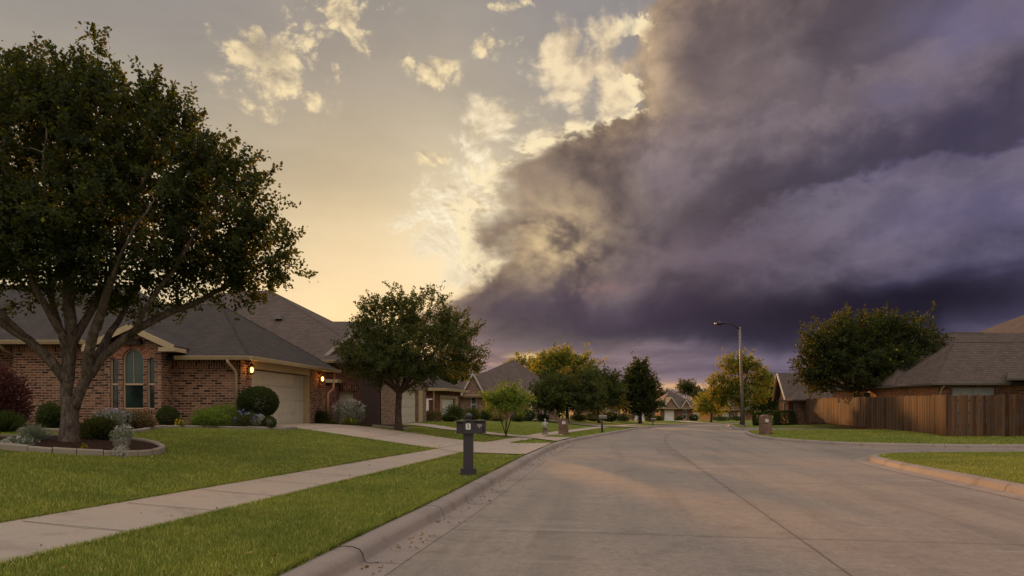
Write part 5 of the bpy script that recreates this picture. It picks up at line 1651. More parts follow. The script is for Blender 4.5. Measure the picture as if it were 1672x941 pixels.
S('flower_plant', 'tiny yellow flower in the mulch before the trunk', 'plant', 137, 736, 8, 8, 13.4, LF_YEL, 0.04, 60, 'loose', (FL_YEL, 4, 0.03, 'top'))
HD = 'front garden shrubs along the left houses'
for q in [('brown clipped hedge before the red brick wall', 705, 693, 30, 20, 47, LF_BRN, 'box', 0.08, 1300), ('dark flat shrub above the brown hedge', 702, 682, 22, 12, 49, LF_DRK, 'loose', 0.09, 700),
          ('dark bush beside the white garage door', 733, 694, 22, 16, 47, LF_DRK, 'ball', 0.09, 900), ('tall green bush hiding the lower white garage door', 742, 690, 38, 30, 49, LF_DRK, 'loose', 0.1, 1500),
          ('lighter green bush just behind the mailbox finial', 770, 690, 30, 26, 50, LF_MID, 'loose', 0.1, 1200), ('dark bush right of the mailbox under the gable window', 793, 692, 26, 22, 52, LF_DRK, 'loose', 0.1, 1100),
          ('reddish brown bush left of the young tree', 812, 694, 26, 16, 52, LF_BRN, 'loose', 0.1, 900), ('dark bush right of the young tree', 846, 693, 22, 16, 53, LF_DRK, 'loose', 0.1, 900),
          ('round dark bush before the white porch column', 862, 691, 22, 20, 56, LF_DRK, 'ball', 0.1, 1000), ('dark low bush behind the stone statue', 886, 690, 20, 14, 58, LF_DRK, 'loose', 0.11, 700),
          ('long low dark hedge right of the brick mailbox', 946, 689, 36, 12, 68, LF_DRK, 'loose', 0.13, 900), ('dark rounded hedge before the first pale garage', 970, 688, 26, 13, 72, LF_DRK, 'ball', 0.13, 800),
          ('dark rounded hedge before the second pale garage', 995, 688, 24, 13, 76, LF_DRK, 'ball', 0.14, 800), ('dark shrub under the small gable', 1018, 688, 26, 12, 82, LF_DRK, 'loose', 0.15, 700),
          ('low dark shrub behind the cone shaped tree', 1062, 688, 22, 10, 92, LF_DRK, 'loose', 0.16, 500), ('dark shrub left of the far white garage door', 1076, 688, 16, 9, 108, LF_DRK, 'loose', 0.18, 420),
          ('dark shrub between the two far gables', 1108, 688, 14, 8, 112, LF_DRK, 'loose', 0.18, 380), ('round dark shrub right of the far arched window', 1133, 688, 14, 10, 110, LF_DRK, 'ball', 0.18, 420),
          ('long dark hedge left of the lamp at the bend', 1178, 688, 34, 8, 112, LF_DRK, 'loose', 0.18, 600), ('dark hedge just left of the lamp post', 1203, 688, 20, 9, 115, LF_DRK, 'loose', 0.18, 420)]:
    S('shrub', q[0], 'shrub', q[1], q[2], q[3], q[4], q[5], q[6], q[8], q[9], q[7], group=HD)
HR_ = 'clipped hedges by the gabled house'
S('hedge', 'clipped box hedge nearest the side gate', 'hedge', 1281, 688, 27, 17, 57.5, LF_DRK, 0.10, 3000, 'box', group=HR_, zf=lambda x, y: h3(x, y))
S('hedge', 'clipped box hedge in the middle of the row of three', 'hedge', 1259, 688, 20, 17, 58.5, LF_DRK, 0.10, 2600, 'box', group=HR_, zf=lambda x, y: h3(x, y))
S('hedge', 'clipped box hedge left of the brick mailbox top', 'hedge', 1238, 689, 14, 15, 59.5, LF_DRK, 0.10, 2200, 'box', group=HR_, zf=lambda x, y: h3(x, y))

# ------------------------------------------------------------------ street things
def text_mesh(txt, size, depth, origin, ex, ez, mat, name, parent):
    cu = bpy.data.curves.new('lettering', 'FONT'); cu.body = txt; cu.size = size; cu.extrude = depth; cu.align_x = 'CENTER'; cu.align_y = 'CENTER'
    cu.space_line = 0.8
    ob = bpy.data.objects.new('lettering', cu); COL.objects.link(ob)
    dg = bpy.context.evaluated_depsgraph_get()
    me = bpy.data.meshes.new_from_object(ob.evaluated_get(dg))
    bpy.data.objects.remove(ob); bpy.data.curves.remove(cu)
    ex, ez = Vector(ex), Vector(ez); n = ex.cross(ez); o0 = Vector(origin) - ORG[parent.name]
    for v in me.vertices: v.co = o0 + ex * v.co.x + ez * v.co.y + n * v.co.z
    me.materials.clear(); me.materials.append(mat)
    me.name = name
    return link(name, me, parent, ORG[parent.name])


# double mailbox on a square pedestal
mx, my = -0.95, 14.9
mz = hl(mx, my)
MBX = thing('mailbox', 'dark double mailbox on a square post with a ball finial', 'mailbox', (mx, my, mz))
sx = 1 / 74.8
m = MB()
m.box(mx - 0.165, mx + 0.165, my - 0.165, my + 0.165, mz - 0.05, mz + 0.135)
m.obox((mx - 0.165, my - 0.165, mz + 0.135), (0.33, 0, 0), (0, 0.33, 0), (0, 0, 0.012))
m.build('plinth', DARKBOX, MBX)
m = MB(); m.box(mx - 0.105, mx + 0.105, my - 0.105, my + 0.105, mz + 0.147, mz + 0.9); m.build('post', DARKBOX, MBX)
zb_, zt_ = mz + 0.9, mz + 1.175
m = MB(); m.box(mx - 0.10, mx + 0.125, my - 0.165, my + 0.14, zb_, zt_ - 0.012); m.build('post_head', DARKBOX, MBX)


def boxshell(x0, x1, y0, y1, z0_, z1_):
    m = MB(); n = 8
    prof2 = [(y0, z0_), (y1, z0_)] + [(y1 - (y1 - y0) / 2 + (y1 - y0) / 2 * math.cos(math.pi * k / n), z1_ - 0.03 + 0.03 * math.sin(math.pi * k / n)) for k in range(n + 1)]
    A = [Vector((x0, y, z)) for y, z in prof2]; B = [Vector((x1, y, z)) for y, z in prof2]
    for i in range(len(A)):
        j = (i + 1) % len(A); m.face([A[i], A[j], B[j], B[i]])
    m.face(A[::-1]); m.face(B)
    return m


bA = boxshell(mx + 0.126, mx + 0.36, my - 0.155, my + 0.13, zb_ + 0.008, zt_ - 0.01).build('mail_box', DARKBOX, MBX, label='right hand box with small white lettering')
m = MB(); m.box(mx + 0.36, mx + 0.378, my - 0.165, my + 0.14, zb_ + 0.005, zt_ - 0.0); m.build('box_door', DARKBOX, bA)
bB = boxshell(mx - 0.235, mx - 0.101, my - 0.12, my + 0.16, zb_ + 0.002, zt_ - 0.02).build('mail_box', DARKBOX, MBX, label='left hand box set slightly back')
m = MB(); m.box(mx - 0.25, mx - 0.236, my - 0.13, my + 0.17, zb_ + 0.0, zt_ - 0.012); m.build('box_door', DARKBOX, bB)
m = MB()
m.box(mx - 0.27, mx + 0.395, my - 0.18, my + 0.18, zt_ - 0.006, zt_ + 0.012); m.build('lid', DARKBOX, MBX)
m = MB()
m.lathe((mx + 0.01, my, zt_ + 0.012), [(0.07, 0.0), (0.072, 0.015), (0.045, 0.025), (0.04, 0.04)], 16)
m.ball((mx + 0.01, my, zt_ + 0.105), 0.078, 0.9); m.build('ball_finial', DARKBOX, MBX)
m = MB()
pc = V3(mx + 0.005, my - 0.166, mz + 1.055); n = 6; hw, hh, rc_ = 0.052, 0.066, 0.02
pts = []
for cx_, cz_, a0 in ((hw - rc_, hh - rc_, 0), (-hw + rc_, hh - rc_, 90), (-hw + rc_, -hh + rc_, 180), (hw - rc_, -hh + rc_, 270)):
    for k in range(n + 1):
        a = math.radians(a0 + 90 * k / n); pts.append(V3(pc.x + cx_ + rc_ * math.cos(a), pc.y - 0.006, pc.z + cz_ + rc_ * math.sin(a)))
bk = [p + V3(0, 0.006, 0) for p in pts]
m.face(pts[::-1] if False else pts)
for i in range(len(pts)):
    j = (i + 1) % len(pts); m.face([pts[i], bk[i], bk[j], pts[j]])
pl = m.build('number_plate', WHITE, MBX)
text_mesh('5', 0.125, 0.001, (pc.x, pc.y - 0.0085, pc.z), (1, 0, 0), (0, 0, 1), DARKBOX, 'plate_numeral', pl)
text_mesh('7003\n47', 0.05, 0.001, (mx + 0.245, my - 0.1565, mz + 1.062), (1, 0, 0), (0, 0, 1), WHITE, 'box_lettering', bA)
m = MB(); m.tube([(mx + 0.33, my - 0.162, zb_ + 0.06), (mx + 0.33, my - 0.162, zb_ + 0.2)], [0.008, 0.008], 6); m.box(mx + 0.322, mx + 0.338, my - 0.17, my - 0.156, zb_ + 0.04, zb_ + 0.075); m.build('mail_flag', BLACK, bA)


def brick_mailbox(label, px, py, Y, w, h, zf, arched, wb=0.5):
    x = (px - CX) * Y / F; z = zf(x, Y)
    t = thing('brick_mailbox', label, 'mailbox', (x, Y, z))
    hw_ = w / 2
    f = WF((x - hw_, Y - wb / 2), (x + hw_, Y - wb / 2))
    m = MB()
    z1 = z + h
    rise = hw_ * 0.55 if arched else 0.06
    prof_ = [(0, z - 0.1), (w, z - 0.1)] + [(hw_ + hw_ * math.cos(math.pi * k / 10), z1 - rise + rise * math.sin(math.pi * k / 10)) for k in range(11)]
    hole = rect(hw_ - 0.11, hw_ + 0.11, z + h * 0.62, z + h * 0.62 + 0.2)
    f.wall(m, prof_, [hole], 0.06)
    bkf = WF((x + hw_, Y + wb / 2), (x - hw_, Y + wb / 2)); bkf.wall(m, prof_)
    n = len(prof_)
    for i in range(n):
        a, b = prof_[i], prof_[(i + 1) % n]
        p, q = f.pt(*a), f.pt(*b)
        m.face([p, p + V3(0, wb, 0), q + V3(0, wb, 0), q])
    m.build('brick_body', BR_MBX, t)
    m = MB(); m.face([f.pt(u, zz, -0.05) for u, zz in hole]); f.box(m, hw_ - 0.09, hw_ + 0.09, hole[0][1] + 0.02, hole[0][1] + 0.18, -0.05, -0.03); m.build('mail_door', CASTST if not arched else WHITE, t)
    m = MB(); f.box(m, -0.04, w + 0.04, z - 0.1, z + 0.1, -0.02, 0.04); m.build('brick_footing', BR_MBX, t)
    return t


brick_mailbox('arched brick mailbox on the left lawn beside the small statue', 920, 704, 38.2, 0.52, 0.92, hl, True)
brick_mailbox('stout brick mailbox at the corner kerb right of the street lamp', 1250, 710, 38.4, 0.56, 1.12, h2, True)


def post_mailbox(label, px, Y, h, zf):
    x = (px - CX) * Y / F; z = zf(x, Y)
    t = thing('post_mailbox', label, 'mailbox', (x, Y, z), 'mailboxes on thin posts')
    m = MB(); m.tube([(x, Y, z - 0.1), (x, Y, z + h)], [0.055, 0.05], 8); m.build('post', BLACK, t)
    m = MB(); n = 8; r = 0.11; zz = z + h
    prof_ = [(-r, zz), (r, zz)] + [(r * math.cos(math.pi * k / n), zz + 0.12 + r * math.sin(math.pi * k / n)) for k in range(n + 1)]
    A = [V3(x - 0.2 + 0, Y + a, b) for a, b in prof_]; B = [V3(x + 0.28, Y + a, b) for a, b in prof_]
    for i in range(len(A)):
        j = (i + 1) % len(A); m.face([A[i], A[j], B[j], B[i]])
    m.face(A[::-1]); m.face(B)
    bx_ = m.build('mail_box', GALV, t)
    m = MB(); m.box(x + 0.281, x + 0.29, Y - 0.1, Y + 0.1, zz + 0.02, zz + 0.2); m.build('box_door', BLACK, bx_)
    return t


post_mailbox('thin black post mailbox on the verge beyond the brick one', 983, 41.5, 0.84, hl)
post_mailbox('far dark post mailbox on the verge near the street bend', 1066, 68.0, 0.45, hl)

# stone statue on its pedestal
sx_, sy_ = (890 - CX) * 37.0 / F, 37.0
sz_ = hl(sx_, sy_)
ST = thing('garden_statue', 'small pale stone figure on a pedestal in the left lawn', 'statue', (sx_, sy_, sz_))
m = MB(); m._lathe((sx_, sy_, sz_ - 0.05), [(0.20, 0), (0.20, 0.10), (0.15, 0.14), (0.12, 0.22), (0.11, 0.36), (0.15, 0.40), (0.15, 0.43), (0.0, 0.43)], 14, False); m.build('pedestal', GREYST, ST)
sk = bpy.data.meshes.new('figure')
jt = [(0, 0, .40), (0, 0, .52), (0, 0, .62), (0, 0, .70), (0, -.01, .76), (0, -.02, .83), (-.10, 0, .665), (-.15, -.04, .56), (-.19, -.08, .50), (.10, 0, .665), (.13, -.08, .60), (.08, -.13, .66), (0.01, -.03, .88)]
ed = [(0, 1), (1, 2), (2, 3), (3, 4), (4, 5), (5, 12), (2, 6), (6, 7), (7, 8), (2, 9), (9, 10), (10, 11)]
rd = [.11, .085, .075, .045, .035, .062, .04, .03, .024, .04, .03, .024, .03]
sk.from_pydata(jt, ed, [])
ob = bpy.data.objects.new('figure', sk); COL.objects.link(ob)
md = ob.modifiers.new('skin', 'SKIN'); md.use_smooth_shade = True
for v, r in zip(sk.skin_vertices[0].data if sk.skin_vertices else [], rd): v.radius = (r, r)
if not sk.skin_vertices:
    bpy.context.view_layer.objects.active = ob
ob.modifiers.new('sub', 'SUBSURF').levels = 2
dg = bpy.context.evaluated_depsgraph_get()
me = bpy.data.meshes.new_from_object(ob.evaluated_get(dg))
bpy.data.objects.remove(ob)
me.materials.clear(); me.materials.append(CASTST); me.name = 'figure'
link('figure', me, ST, ORG[ST.name])
m = MB(); m.box(sx_ - 0.55, sx_ + 0.95, sy_ - 0.25, sy_ + 0.35, sz_ - 0.02, sz_ + 0.035)
tag(m.build('stepping_slab', WALK, None, (sx_, sy_, sz_)), 'flat pale concrete slab under the small statue', 'slab')

# stone urn with white flowers in the round bed
ux, uy = (199 - CX) * 13.75 / F, 13.75
uz = hl(ux, uy) + 0.06
UR = thing('garden_urn', 'weathered stone urn with white flowers in the round bed', 'urn', (ux, uy, uz))
m = MB(); m._lathe((ux, uy, uz - 0.04), [(0.0, 0), (0.11, 0), (0.12, 0.03), (0.075, 0.06), (0.07, 0.08), (0.13, 0.13), (0.165, 0.20), (0.16, 0.26), (0.175, 0.29), (0.165, 0.30), (0.13, 0.28), (0.0, 0.27)], 20, True)
m.build('bowl', GREYST, UR)
C, D = blobleaf(420, (ux, uy, uz + 0.32), (0.2, 0.2, 0.16), 0.3, 0.8)
uf = tag(leaf_obj('urn_flowers', LF_GRY, None, C, D, 0.06 * rng.uniform(.6, 1.2, 420), 0.5, loc=(ux, uy, uz + 0.25)), 'silvery leaved white flowering plant growing in the stone urn', 'plant')
C, D = blobleaf(150, (ux + 0.02, uy, uz + 0.40), (0.19, 0.19, 0.16), 0.6, 0.6)
leaf_obj('flowers', FL_WHT, uf, C, D, 0.045 * rng.uniform(.7, 1.2, 150), 0.8)

# street lamp
lx, ly = (1213.5 - CX) * 57.0 / F, 57.0
lz = h3(lx, ly) if inpoly(np.array(PL3), np.array([lx]), np.array([ly]))[0] else 0.1
LP_ = thing('street_lamp', 'tall grey street lamp post with a curved arm over the road', 'street lamp', (lx, ly, lz))
top = V3(lx - 0.28, ly, CZ + (HY - 534) * ly / F)
m = MB()
m.tube([V3(lx, ly, lz - 0.1), V3(lx, ly, lz).lerp(top, 0.33), V3(lx, ly, lz).lerp(top, 0.66), top], [0.155, 0.135, 0.11, 0.08], 12); m.build('pole', GALV, LP_)
m = MB(); m.lathe((lx, ly, lz - 0.05), [(0.27, 0), (0.27, 0.12), (0.22, 0.17)], 12); m.build('pole_base', GALV, LP_)
pp = lambda px, py: V3((px - CX) * ly / F, ly, CZ + (HY - py) * ly / F)
m = MB(); m.tube([pp(1208, 538), pp(1202, 533.5), pp(1195, 530), pp(1188, 528), pp(1180, 527.6)], [0.06, 0.055, 0.05, 0.048, 0.045], 8); m.build('arm', BLACK, LP_)
hd = pp(1175, 528.5)
m = MB()
m.tube([hd + V3(0.36, 0, 0.03), hd + V3(0.2, 0, 0.02), hd, hd + V3(-0.28, 0, 0.0), hd + V3(-0.42, 0, 0.02)], [0.05, 0.10, 0.135, 0.12, 0.05], 12); lh = m.build('lamp_head', BLACK, LP_)
m = MB(); m.ball(hd + V3(-0.30, 0, -0.02), 0.12, 0.6); m.build('lens', LENS, lh)
m = MB(); m.tube([hd + V3(0.0, 0, 0.12), hd + V3(0.0, 0, 0.22)], [0.04, 0.035], 8); m.build('photocell', GALV, lh)

# ------------------------------------------------------------------ sky
SUN_AZ, SUN_EL = math.radians(-13.0), math.radians(6.8)
w = bpy.data.worlds.new('World'); scene.world = w
w.use_nodes = True
g = NT(w.node_tree)
g.dim = '2D'
tc = g.n('ShaderNodeTexCoord').outputs['Generated']
dirv = g.n('ShaderNodeVectorMath', {0: tc}, operation='NORMALIZE').outputs[0]
sp = g.n('ShaderNodeSeparateXYZ', {0: dirv})
x, y, z = sp.outputs
AZ = g.m('ARCTAN2', x, y)                       # 0 along the view, radians
EL = g.m('ARCSINE', z)


def ae(px, py):
    a = math.atan((px - CX) / F)
    return a, math.atan((HY - py) / F * math.cos(a))


def spot(px, py, rx, ry, A=None, E=None):
    a, e = ae(px, py)
    return g.gauss(A or AZ, E or EL, a, e, rx / F * math.cos(a) ** 2, ry / F * math.cos(a) ** 2)


pv = g.n('ShaderNodeCombineXYZ', {0: AZ, 1: g.mul(EL, 1.35), 2: 0.0}).outputs[0]
warp = g.vadd(g.noise(pv, 5.0, 3, 0.5, out=1), (-0.5, -0.5, -0.5))
pw = g.vadd(pv, g.vmul(warp, (0.06, 0.06, 0.0)))


def cumulus(vec, sc=9.0):
    v = g.n('ShaderNodeTexVoronoi', {'Vector': vec, 'Scale': sc * 1.7, 'Detail': 3.0, 'Roughness': 0.55, 'Lacunarity': 2.1, 'Smoothness': 0.55}, voronoi_dimensions='2D', feature='SMOOTH_F1', normalize=True)
    puff = g.sub(0.98, g.mul(v.outputs[0], 1.5))
    return g.add(g.mul(g.noise(vec, sc, 8, 0.60), 0.62), g.mul(puff, 0.38))


n_big = g.noise(pw, 3.2, 5, 0.55)
n_c = cumulus(pw)
toward = g.n('ShaderNodeCombineXYZ', {0: g.mul(g.sub(ae(690, 400)[0], AZ), 0.07), 1: g.mul(g.sub(0.20, EL), 0.09), 2: 0.0}).outputs[0]
n_c2 = cumulus(g.vadd(pw, toward))
relief = g.mul(g.sub(n_c, n_c2), 3.2)           # >0 where the side faces the light
n_f = g.noise(pw, 26.0, 5, 0.6)
n_d = cumulus(g.vadd(pw, (3.1, 1.7, 0)), 15.0)
n_d2 = cumulus(g.vadd(g.vadd(pw, (3.1, 1.7, 0)), g.vmul(toward, (0.6, 0.6, 1))), 15.0)
relief_d = g.mul(g.sub(n_d, n_d2), 3.2)

# clear evening sky: physically based sky, veiled by thin high haze cloud
sky = g.n('ShaderNodeTexSky', sky_type='NISHITA', sun_disc=False, sun_elevation=SUN_EL, sun_rotation=SUN_AZ, air_density=1.4, dust_density=4.0, ozone_density=1.0, altitude=20)
eld = g.mul(EL, 180 / math.pi)
azd = g.mul(AZ, 180 / math.pi)
veil = g.ramp(g.m('MULTIPLY', eld, 1 / 60, clamp=True), [(0.0, lin(236, 196, 138)), (0.10, lin(243, 214, 164)), (0.19, lin(232, 210, 170)), (0.30, lin(198, 182, 152)), (0.42, lin(170, 160, 146)), (0.55, lin(152, 146, 142)), (0.8, lin(170, 166, 166)), (1.0, lin(190, 190, 196))])
veil = g.mix(1.0, veil, g.ramp(g.m('MULTIPLY_ADD', azd, 1 / 90, 0.5, clamp=True), [(0.0, (0.82, 0.86, 0.95)), (0.22, (0.86, 0.88, 0.95)), (0.34, (1.0, 0.98, 0.97)), (0.44, (1.05, 1.03, 1.0)), (0.56, (0.86, 0.88, 0.98)), (1.0, (0.6, 0.62, 0.75))]), 'MULTIPLY')
glow = g.add(g.mul(spot(540, 490, 260, 90), 0.12), g.mul(spot(770, 375, 130, 140), 0.34))
streak = g.noise(g.vmul(pw, (2.0, 5.0, 1)), 2.0, 5, 0.6)
veil = g.mix(1.0, veil, g.ramp(g.add(g.mul(streak, 0.7), g.mul(n_big, 0.3)), [(0.35, (0.93, 0.93, 0.93)), (0.65, (1.07, 1.06, 1.05))]), 'MULTIPLY')
veil = g.mix(g.m('MINIMUM', glow, 0.6), veil, lin(255, 243, 214), 'MIX')
nish = g.n('ShaderNodeVectorMath', {0: sky.outputs[0], 1: (0.085, 0.085, 0.085)}, operation='MULTIPLY').outputs[0]
base_sky = g.mix(0.96, nish, veil)


def clouds(base, cov, lit, shade, soft=0.10, thr=0.62, op=1.0, nz=None, rel=None, gain=1.5):
    nz = nz or n_c; rel = rel or relief
    q = g.add(g.mul(g.sub(nz, 0.5), gain), g.mul(cov, 0.5))
    dens = g.smooth(q, thr, thr + soft)
    dens = g.mul(dens, g.smooth(cov, 0.03, 0.30))
    body = g.smooth(q, thr + 0.10, thr + 0.36)
    k = g.m('ADD', g.add(0.68, g.mul(rel, 1.3)), g.mul(body, -0.16), clamp=True)
    col = g.mix(k, shade, lit)
    return g.mix(g.mul(dens, op), base, col)


# small broken clouds high on the left
cov = spot(452, 110, 78, 62)
for q in ((570, 12, 60, 30, .8), (712, 112, 34, 26, .8), (818, 78, 38, 26, .75), (705, 256, 30, 18, .7), (552, 118, 18, 22, .6), (600, 60, 40, 22, .55), (830, 8, 40, 12, .6), (670, 105, 14, 12, .5), (340, 58, 12, 14, .7)):
    cov = g.m('MAXIMUM', cov, g.mul(spot(*q[:4]), q[4]))
s1 = clouds(base_sky, cov, lin(252, 228, 180), lin(168, 152, 134), 0.26, 0.17, 0.92, n_d, relief_d, 1.7)
s1 = g.mix(g.mul(spot(432, 78, 30, 24), g.smooth(n_d, 0.36, 0.56)), s1, lin(150, 138, 126))
# bright cumulus bank before the storm
cov = g.m('MAXIMUM', spot(800, 350, 130, 105), g.m('MAXIMUM', spot(730, 385, 90, 80), spot(905, 260, 80, 70)))
cov = g.m('MAXIMUM', cov, g.m('MAXIMUM', spot(800, 200, 55, 34), g.m('MAXIMUM', spot(930, 130, 70, 70), spot(760, 450, 60, 30))))
cov = g.m('MAXIMUM', cov, g.m('MAXIMUM', spot(1000, 130, 50, 110), spot(880, 400, 70, 70)))
bankcol = g.mix(spot(780, 370, 190, 150), lin(244, 220, 180), (1.12, 1.02, 0.78))
bankshd = g.mix(spot(790, 370, 190, 150), lin(180, 162, 142), lin(206, 176, 130))
s2 = clouds(s1, cov, bankcol, bankshd, 0.30, 0.20, 0.96, g.add(g.mul(n_c, 0.5), g.mul(n_d, 0.5)), g.add(g.mul(relief, 0.6), g.mul(relief_d, 0.6)), 1.9)

# storm mass: its edge runs as a line of azimuth over elevation
edge_px = [(1250, -420), (1150, -200), (1075, -40), (1040, 40), (1022, 110), (1010, 180), (930, 208), (838, 252), (790, 300), (782, 350), (800, 400), (790, 440), (775, 470), (742, 488), (690, 502), (680, 560), (690, 600), (700, 668)]
pe = sorted([ae(*q) for q in edge_px], key=lambda q: q[1])
fc = g.n('ShaderNodeFloatCurve', {1: g.m('MULTIPLY_ADD', g.add(EL, g.mul(g.sub(n_c, 0.5), 0.10)), 1 / 1.2, 0.0, clamp=True)})
cv = fc.mapping.curves[0]
pts_ = [(min(1, max(0, e / 1.2)), (a + 0.5) / 1.5) for a, e in pe]
cv.points[0].location = pts_[0]; cv.points[1].location = (1.0, pts_[-1][1])
for p in pts_[1:]: cv.points.new(*p)
for p in cv.points: p.handle_type = 'AUTO_CLAMPED'
fc.mapping.update()
bnd = g.sub(g.mul(fc.outputs[0], 1.5), 0.5)
n_L = cumulus(g.vadd(pw, (7.3, 2.9, 0)), 4.2)
n_L2 = cumulus(g.vadd(g.vadd(pw, (7.3, 2.9, 0)), g.vmul(toward, (2.0, 2.0, 1))), 4.2)
relief_L = g.mul(g.sub(n_L, n_L2), 2.6)
dist = g.add(g.sub(AZ, bnd), g.add(g.mul(g.sub(n_L, 0.5), 0.24), g.add(g.mul(g.sub(n_c, 0.48), 0.13), g.mul(g.sub(n_f, 0.5), 0.04))))
behind = g.mul(g.smooth(AZ, 0.9, 1.5, 1, 0), g.smooth(EL, 1.05, 0.8, 0, 1))
soft_ = g.add(0.03, g.mul(spot(840, 330, 160, 130), 0.06))
_mr = g.n('ShaderNodeMapRange', {0: dist, 1: -0.012, 2: soft_, 3: 0.0, 4: 1.0}, interpolation_type='SMOOTHSTEP')
storm = g.mul(_mr.outputs[0], behind)
core = g.ramp(g.m('MULTIPLY', dist, 1 / 0.62, clamp=True), [(0.0, lin(190, 166, 134)), (0.07, lin(152, 132, 114)), (0.18, lin(134, 118, 111)), (0.36, lin(117, 105, 106)), (0.65, lin(98, 90, 101)), (1.0, lin(92, 87, 113))])
kL = g.m('ADD', 0.5, g.add(g.mul(relief_L, 0.8), g.mul(relief, 0.35)), clamp=True)
wL = g.smooth(dist, 0.34, 0.02)
hiL = g.smooth(EL, ae(900, 500)[1], ae(900, 440)[1])
core = g.mix(g.mul(g.mul(wL, hiL), 0.8), core, g.mix(kL, lin(98, 87, 86), g.mix(g.smooth(dist, 0.0, 0.2), lin(224, 194, 150), lin(150, 132, 122))))
core = g.mix(1.0, core, g.ramp(kL, [(0.1, (0.86, 0.85, 0.88)), (0.9, (1.15, 1.14, 1.13))]), 'MULTIPLY')
# large soft forms inside, stretched along the drift of the cloud
rot = g.n('ShaderNodeVectorRotate', {'Vector': pv, 'Angle': math.radians(-24)}, rotation_type='Z_AXIS').outputs[0]
str1 = g.noise(g.vadd(g.vmul(rot, (1.6, 3.0, 1)), g.vmul(warp, (0.7, 0.7, 0))), 1.9, 4, 0.48)
str2 = g.noise(g.vadd(g.vmul(rot, (2.6, 4, 1)), g.vadd(g.vmul(warp, (0.8, 0.8, 0)), (4, 2, 0))), 3.0, 4, 0.5)
form = g.add(g.mul(str1, 0.75), g.mul(str2, 0.25))
core = g.mix(1.0, core, g.ramp(form, [(0.36, (0.66, 0.64, 0.68)), (0.48, (0.98, 0.97, 0.98)), (0.60, (1.26, 1.24, 1.26))]), 'MULTIPLY')
core = g.mix(1.0, core, g.ramp(g.add(0.5, g.mul(relief, 0.8)), [(0.2, (0.93, 0.93, 0.94)), (0.8, (1.07, 1.06, 1.06))]), 'MULTIPLY')


def tint(c, f, colr, amt, wob=0.0):
    return g.mix(g.mul(f, amt), c, colr)


E2_ = g.add(EL, g.mul(g.sub(str1, 0.5), 0.10))
A2_ = g.add(AZ, g.mul(g.sub(n_big, 0.5), 0.20))
def shelf(c, p, q, amt, lightc, darkc, a_in):
    (a0, e0), (a1, e1) = ae(*p), ae(*q)
    k = (e1 - e0) / (a1 - a0)
    d = g.add(g.sub(EL, g.m('MULTIPLY_ADD', g.sub(AZ, a0), k, e0)), g.add(g.mul(g.sub(n_c, 0.5), 0.16), g.mul(g.sub(n_big, 0.5), 0.14)))
    wa = g.smooth(AZ, a0 + a_in, a0 + a_in + 0.14)
    up = g.mul(g.mul(g.smooth(d, -0.006, 0.022), g.smooth(d, 0.15, 0.03)), wa)
    dn = g.mul(g.mul(g.smooth(d, 0.014, -0.016), g.smooth(d, -0.15, -0.02)), wa)
    c = g.mix(g.mul(up, amt), c, darkc)
    lc = g.mix(1.0, lightc, g.ramp(g.add(0.5, relief), [(0.15, (0.86, 0.86, 0.88)), (0.85, (1.14, 1.13, 1.11))]), 'MULTIPLY')
    return g.mix(g.mul(dn, amt), c, lc)


core = shelf(core, (1080, 235), (1450, 70), 0.55, lin(126, 112, 114), lin(84, 75, 84), -0.06)
core = shelf(core, (1130, 405), (1660, 215), 0.75, lin(116, 107, 122), lin(66, 59, 71), -0.05)
core = tint(core, spot(1420, 508, 460, 60, A2_, E2_), lin(24, 21, 34), 0.97)
core = tint(core, spot(1150, 522, 330, 34, A2_, E2_), lin(42, 35, 48), 0.8)
core = tint(core, spot(960, 512, 200, 34, A2_, E2_), lin(82, 68, 84), 0.6)
core = tint(core, spot(1180, 450, 150, 40, A2_, E2_), lin(72, 58, 70), 0.6)
core = tint(core, spot(1120, 355, 120, 55, A2_, E2_), lin(84, 72, 78), 0.5)
core = tint(core, spot(1620, 190, 120, 70, A2_, E2_), lin(66, 60, 84), 0.6)
core = tint(core, spot(1560, 345, 150, 50, A2_, E2_), lin(100, 93, 124), 0.5)
core = tint(core, spot(1200, 410, 100, 26, A2_, E2_), lin(108, 90, 104), 0.5)
core = tint(core, spot(1520, 120, 60, 24, A2_, E2_), lin(118, 108, 132), 0.55)
core = tint(core, spot(1620, 10, 130, 50, A2_, E2_), lin(112, 106, 140), 0.6)
core = tint(core, spot(1180, 110, 110, 60, A2_, E2_), lin(128, 112, 112), 0.4)
core = tint(core, spot(1100, 60, 90, 50, A2_, E2_), lin(90, 80, 88), 0.5)
core = tint(core, g.mul(spot(905, 385, 60, 60), g.smooth(g.add(g.mul(n_c, 0.5), kL), 0.45, 1.05)), lin(250, 218, 162), 0.85)
core = tint(core, g.mul(spot(920, 340, 90, 60), kL), lin(200, 174, 138), 0.6)
core = tint(core, spot(880, 300, 60, 60), lin(160, 140, 122), 0.45)
core = tint(core, g.mul(spot(960, 470, 60, 12), g.smooth(n_c, 0.42, 0.6)), lin(150, 114, 112), 0.6)
# lower deck: the cloud base thins towards the horizon into grey mauve and then a peach gap
low = g.smooth(E2_, ae(1000, 553)[1], ae(1000, 592)[1])
lowc = g.mix(g.smooth(AZ, ae(900, 0)[0], ae(1350, 0)[0]), lin(142, 120, 122), lin(112, 101, 118))
band = g.noise(g.vadd(g.vmul(pv, (3.0, 16.0, 1)), g.vmul(warp, (0.5, 0.5, 0))), 2.2, 4, 0.55)
lowc = g.mix(1.0, lowc, g.ramp(band, [(0.35, (0.74, 0.74, 0.78)), (0.62, (1.2, 1.18, 1.16))]), 'MULTIPLY')
core = g.mix(g.mul(low, 0.92), core, lowc)
s3 = g.mix(storm, s2, core)
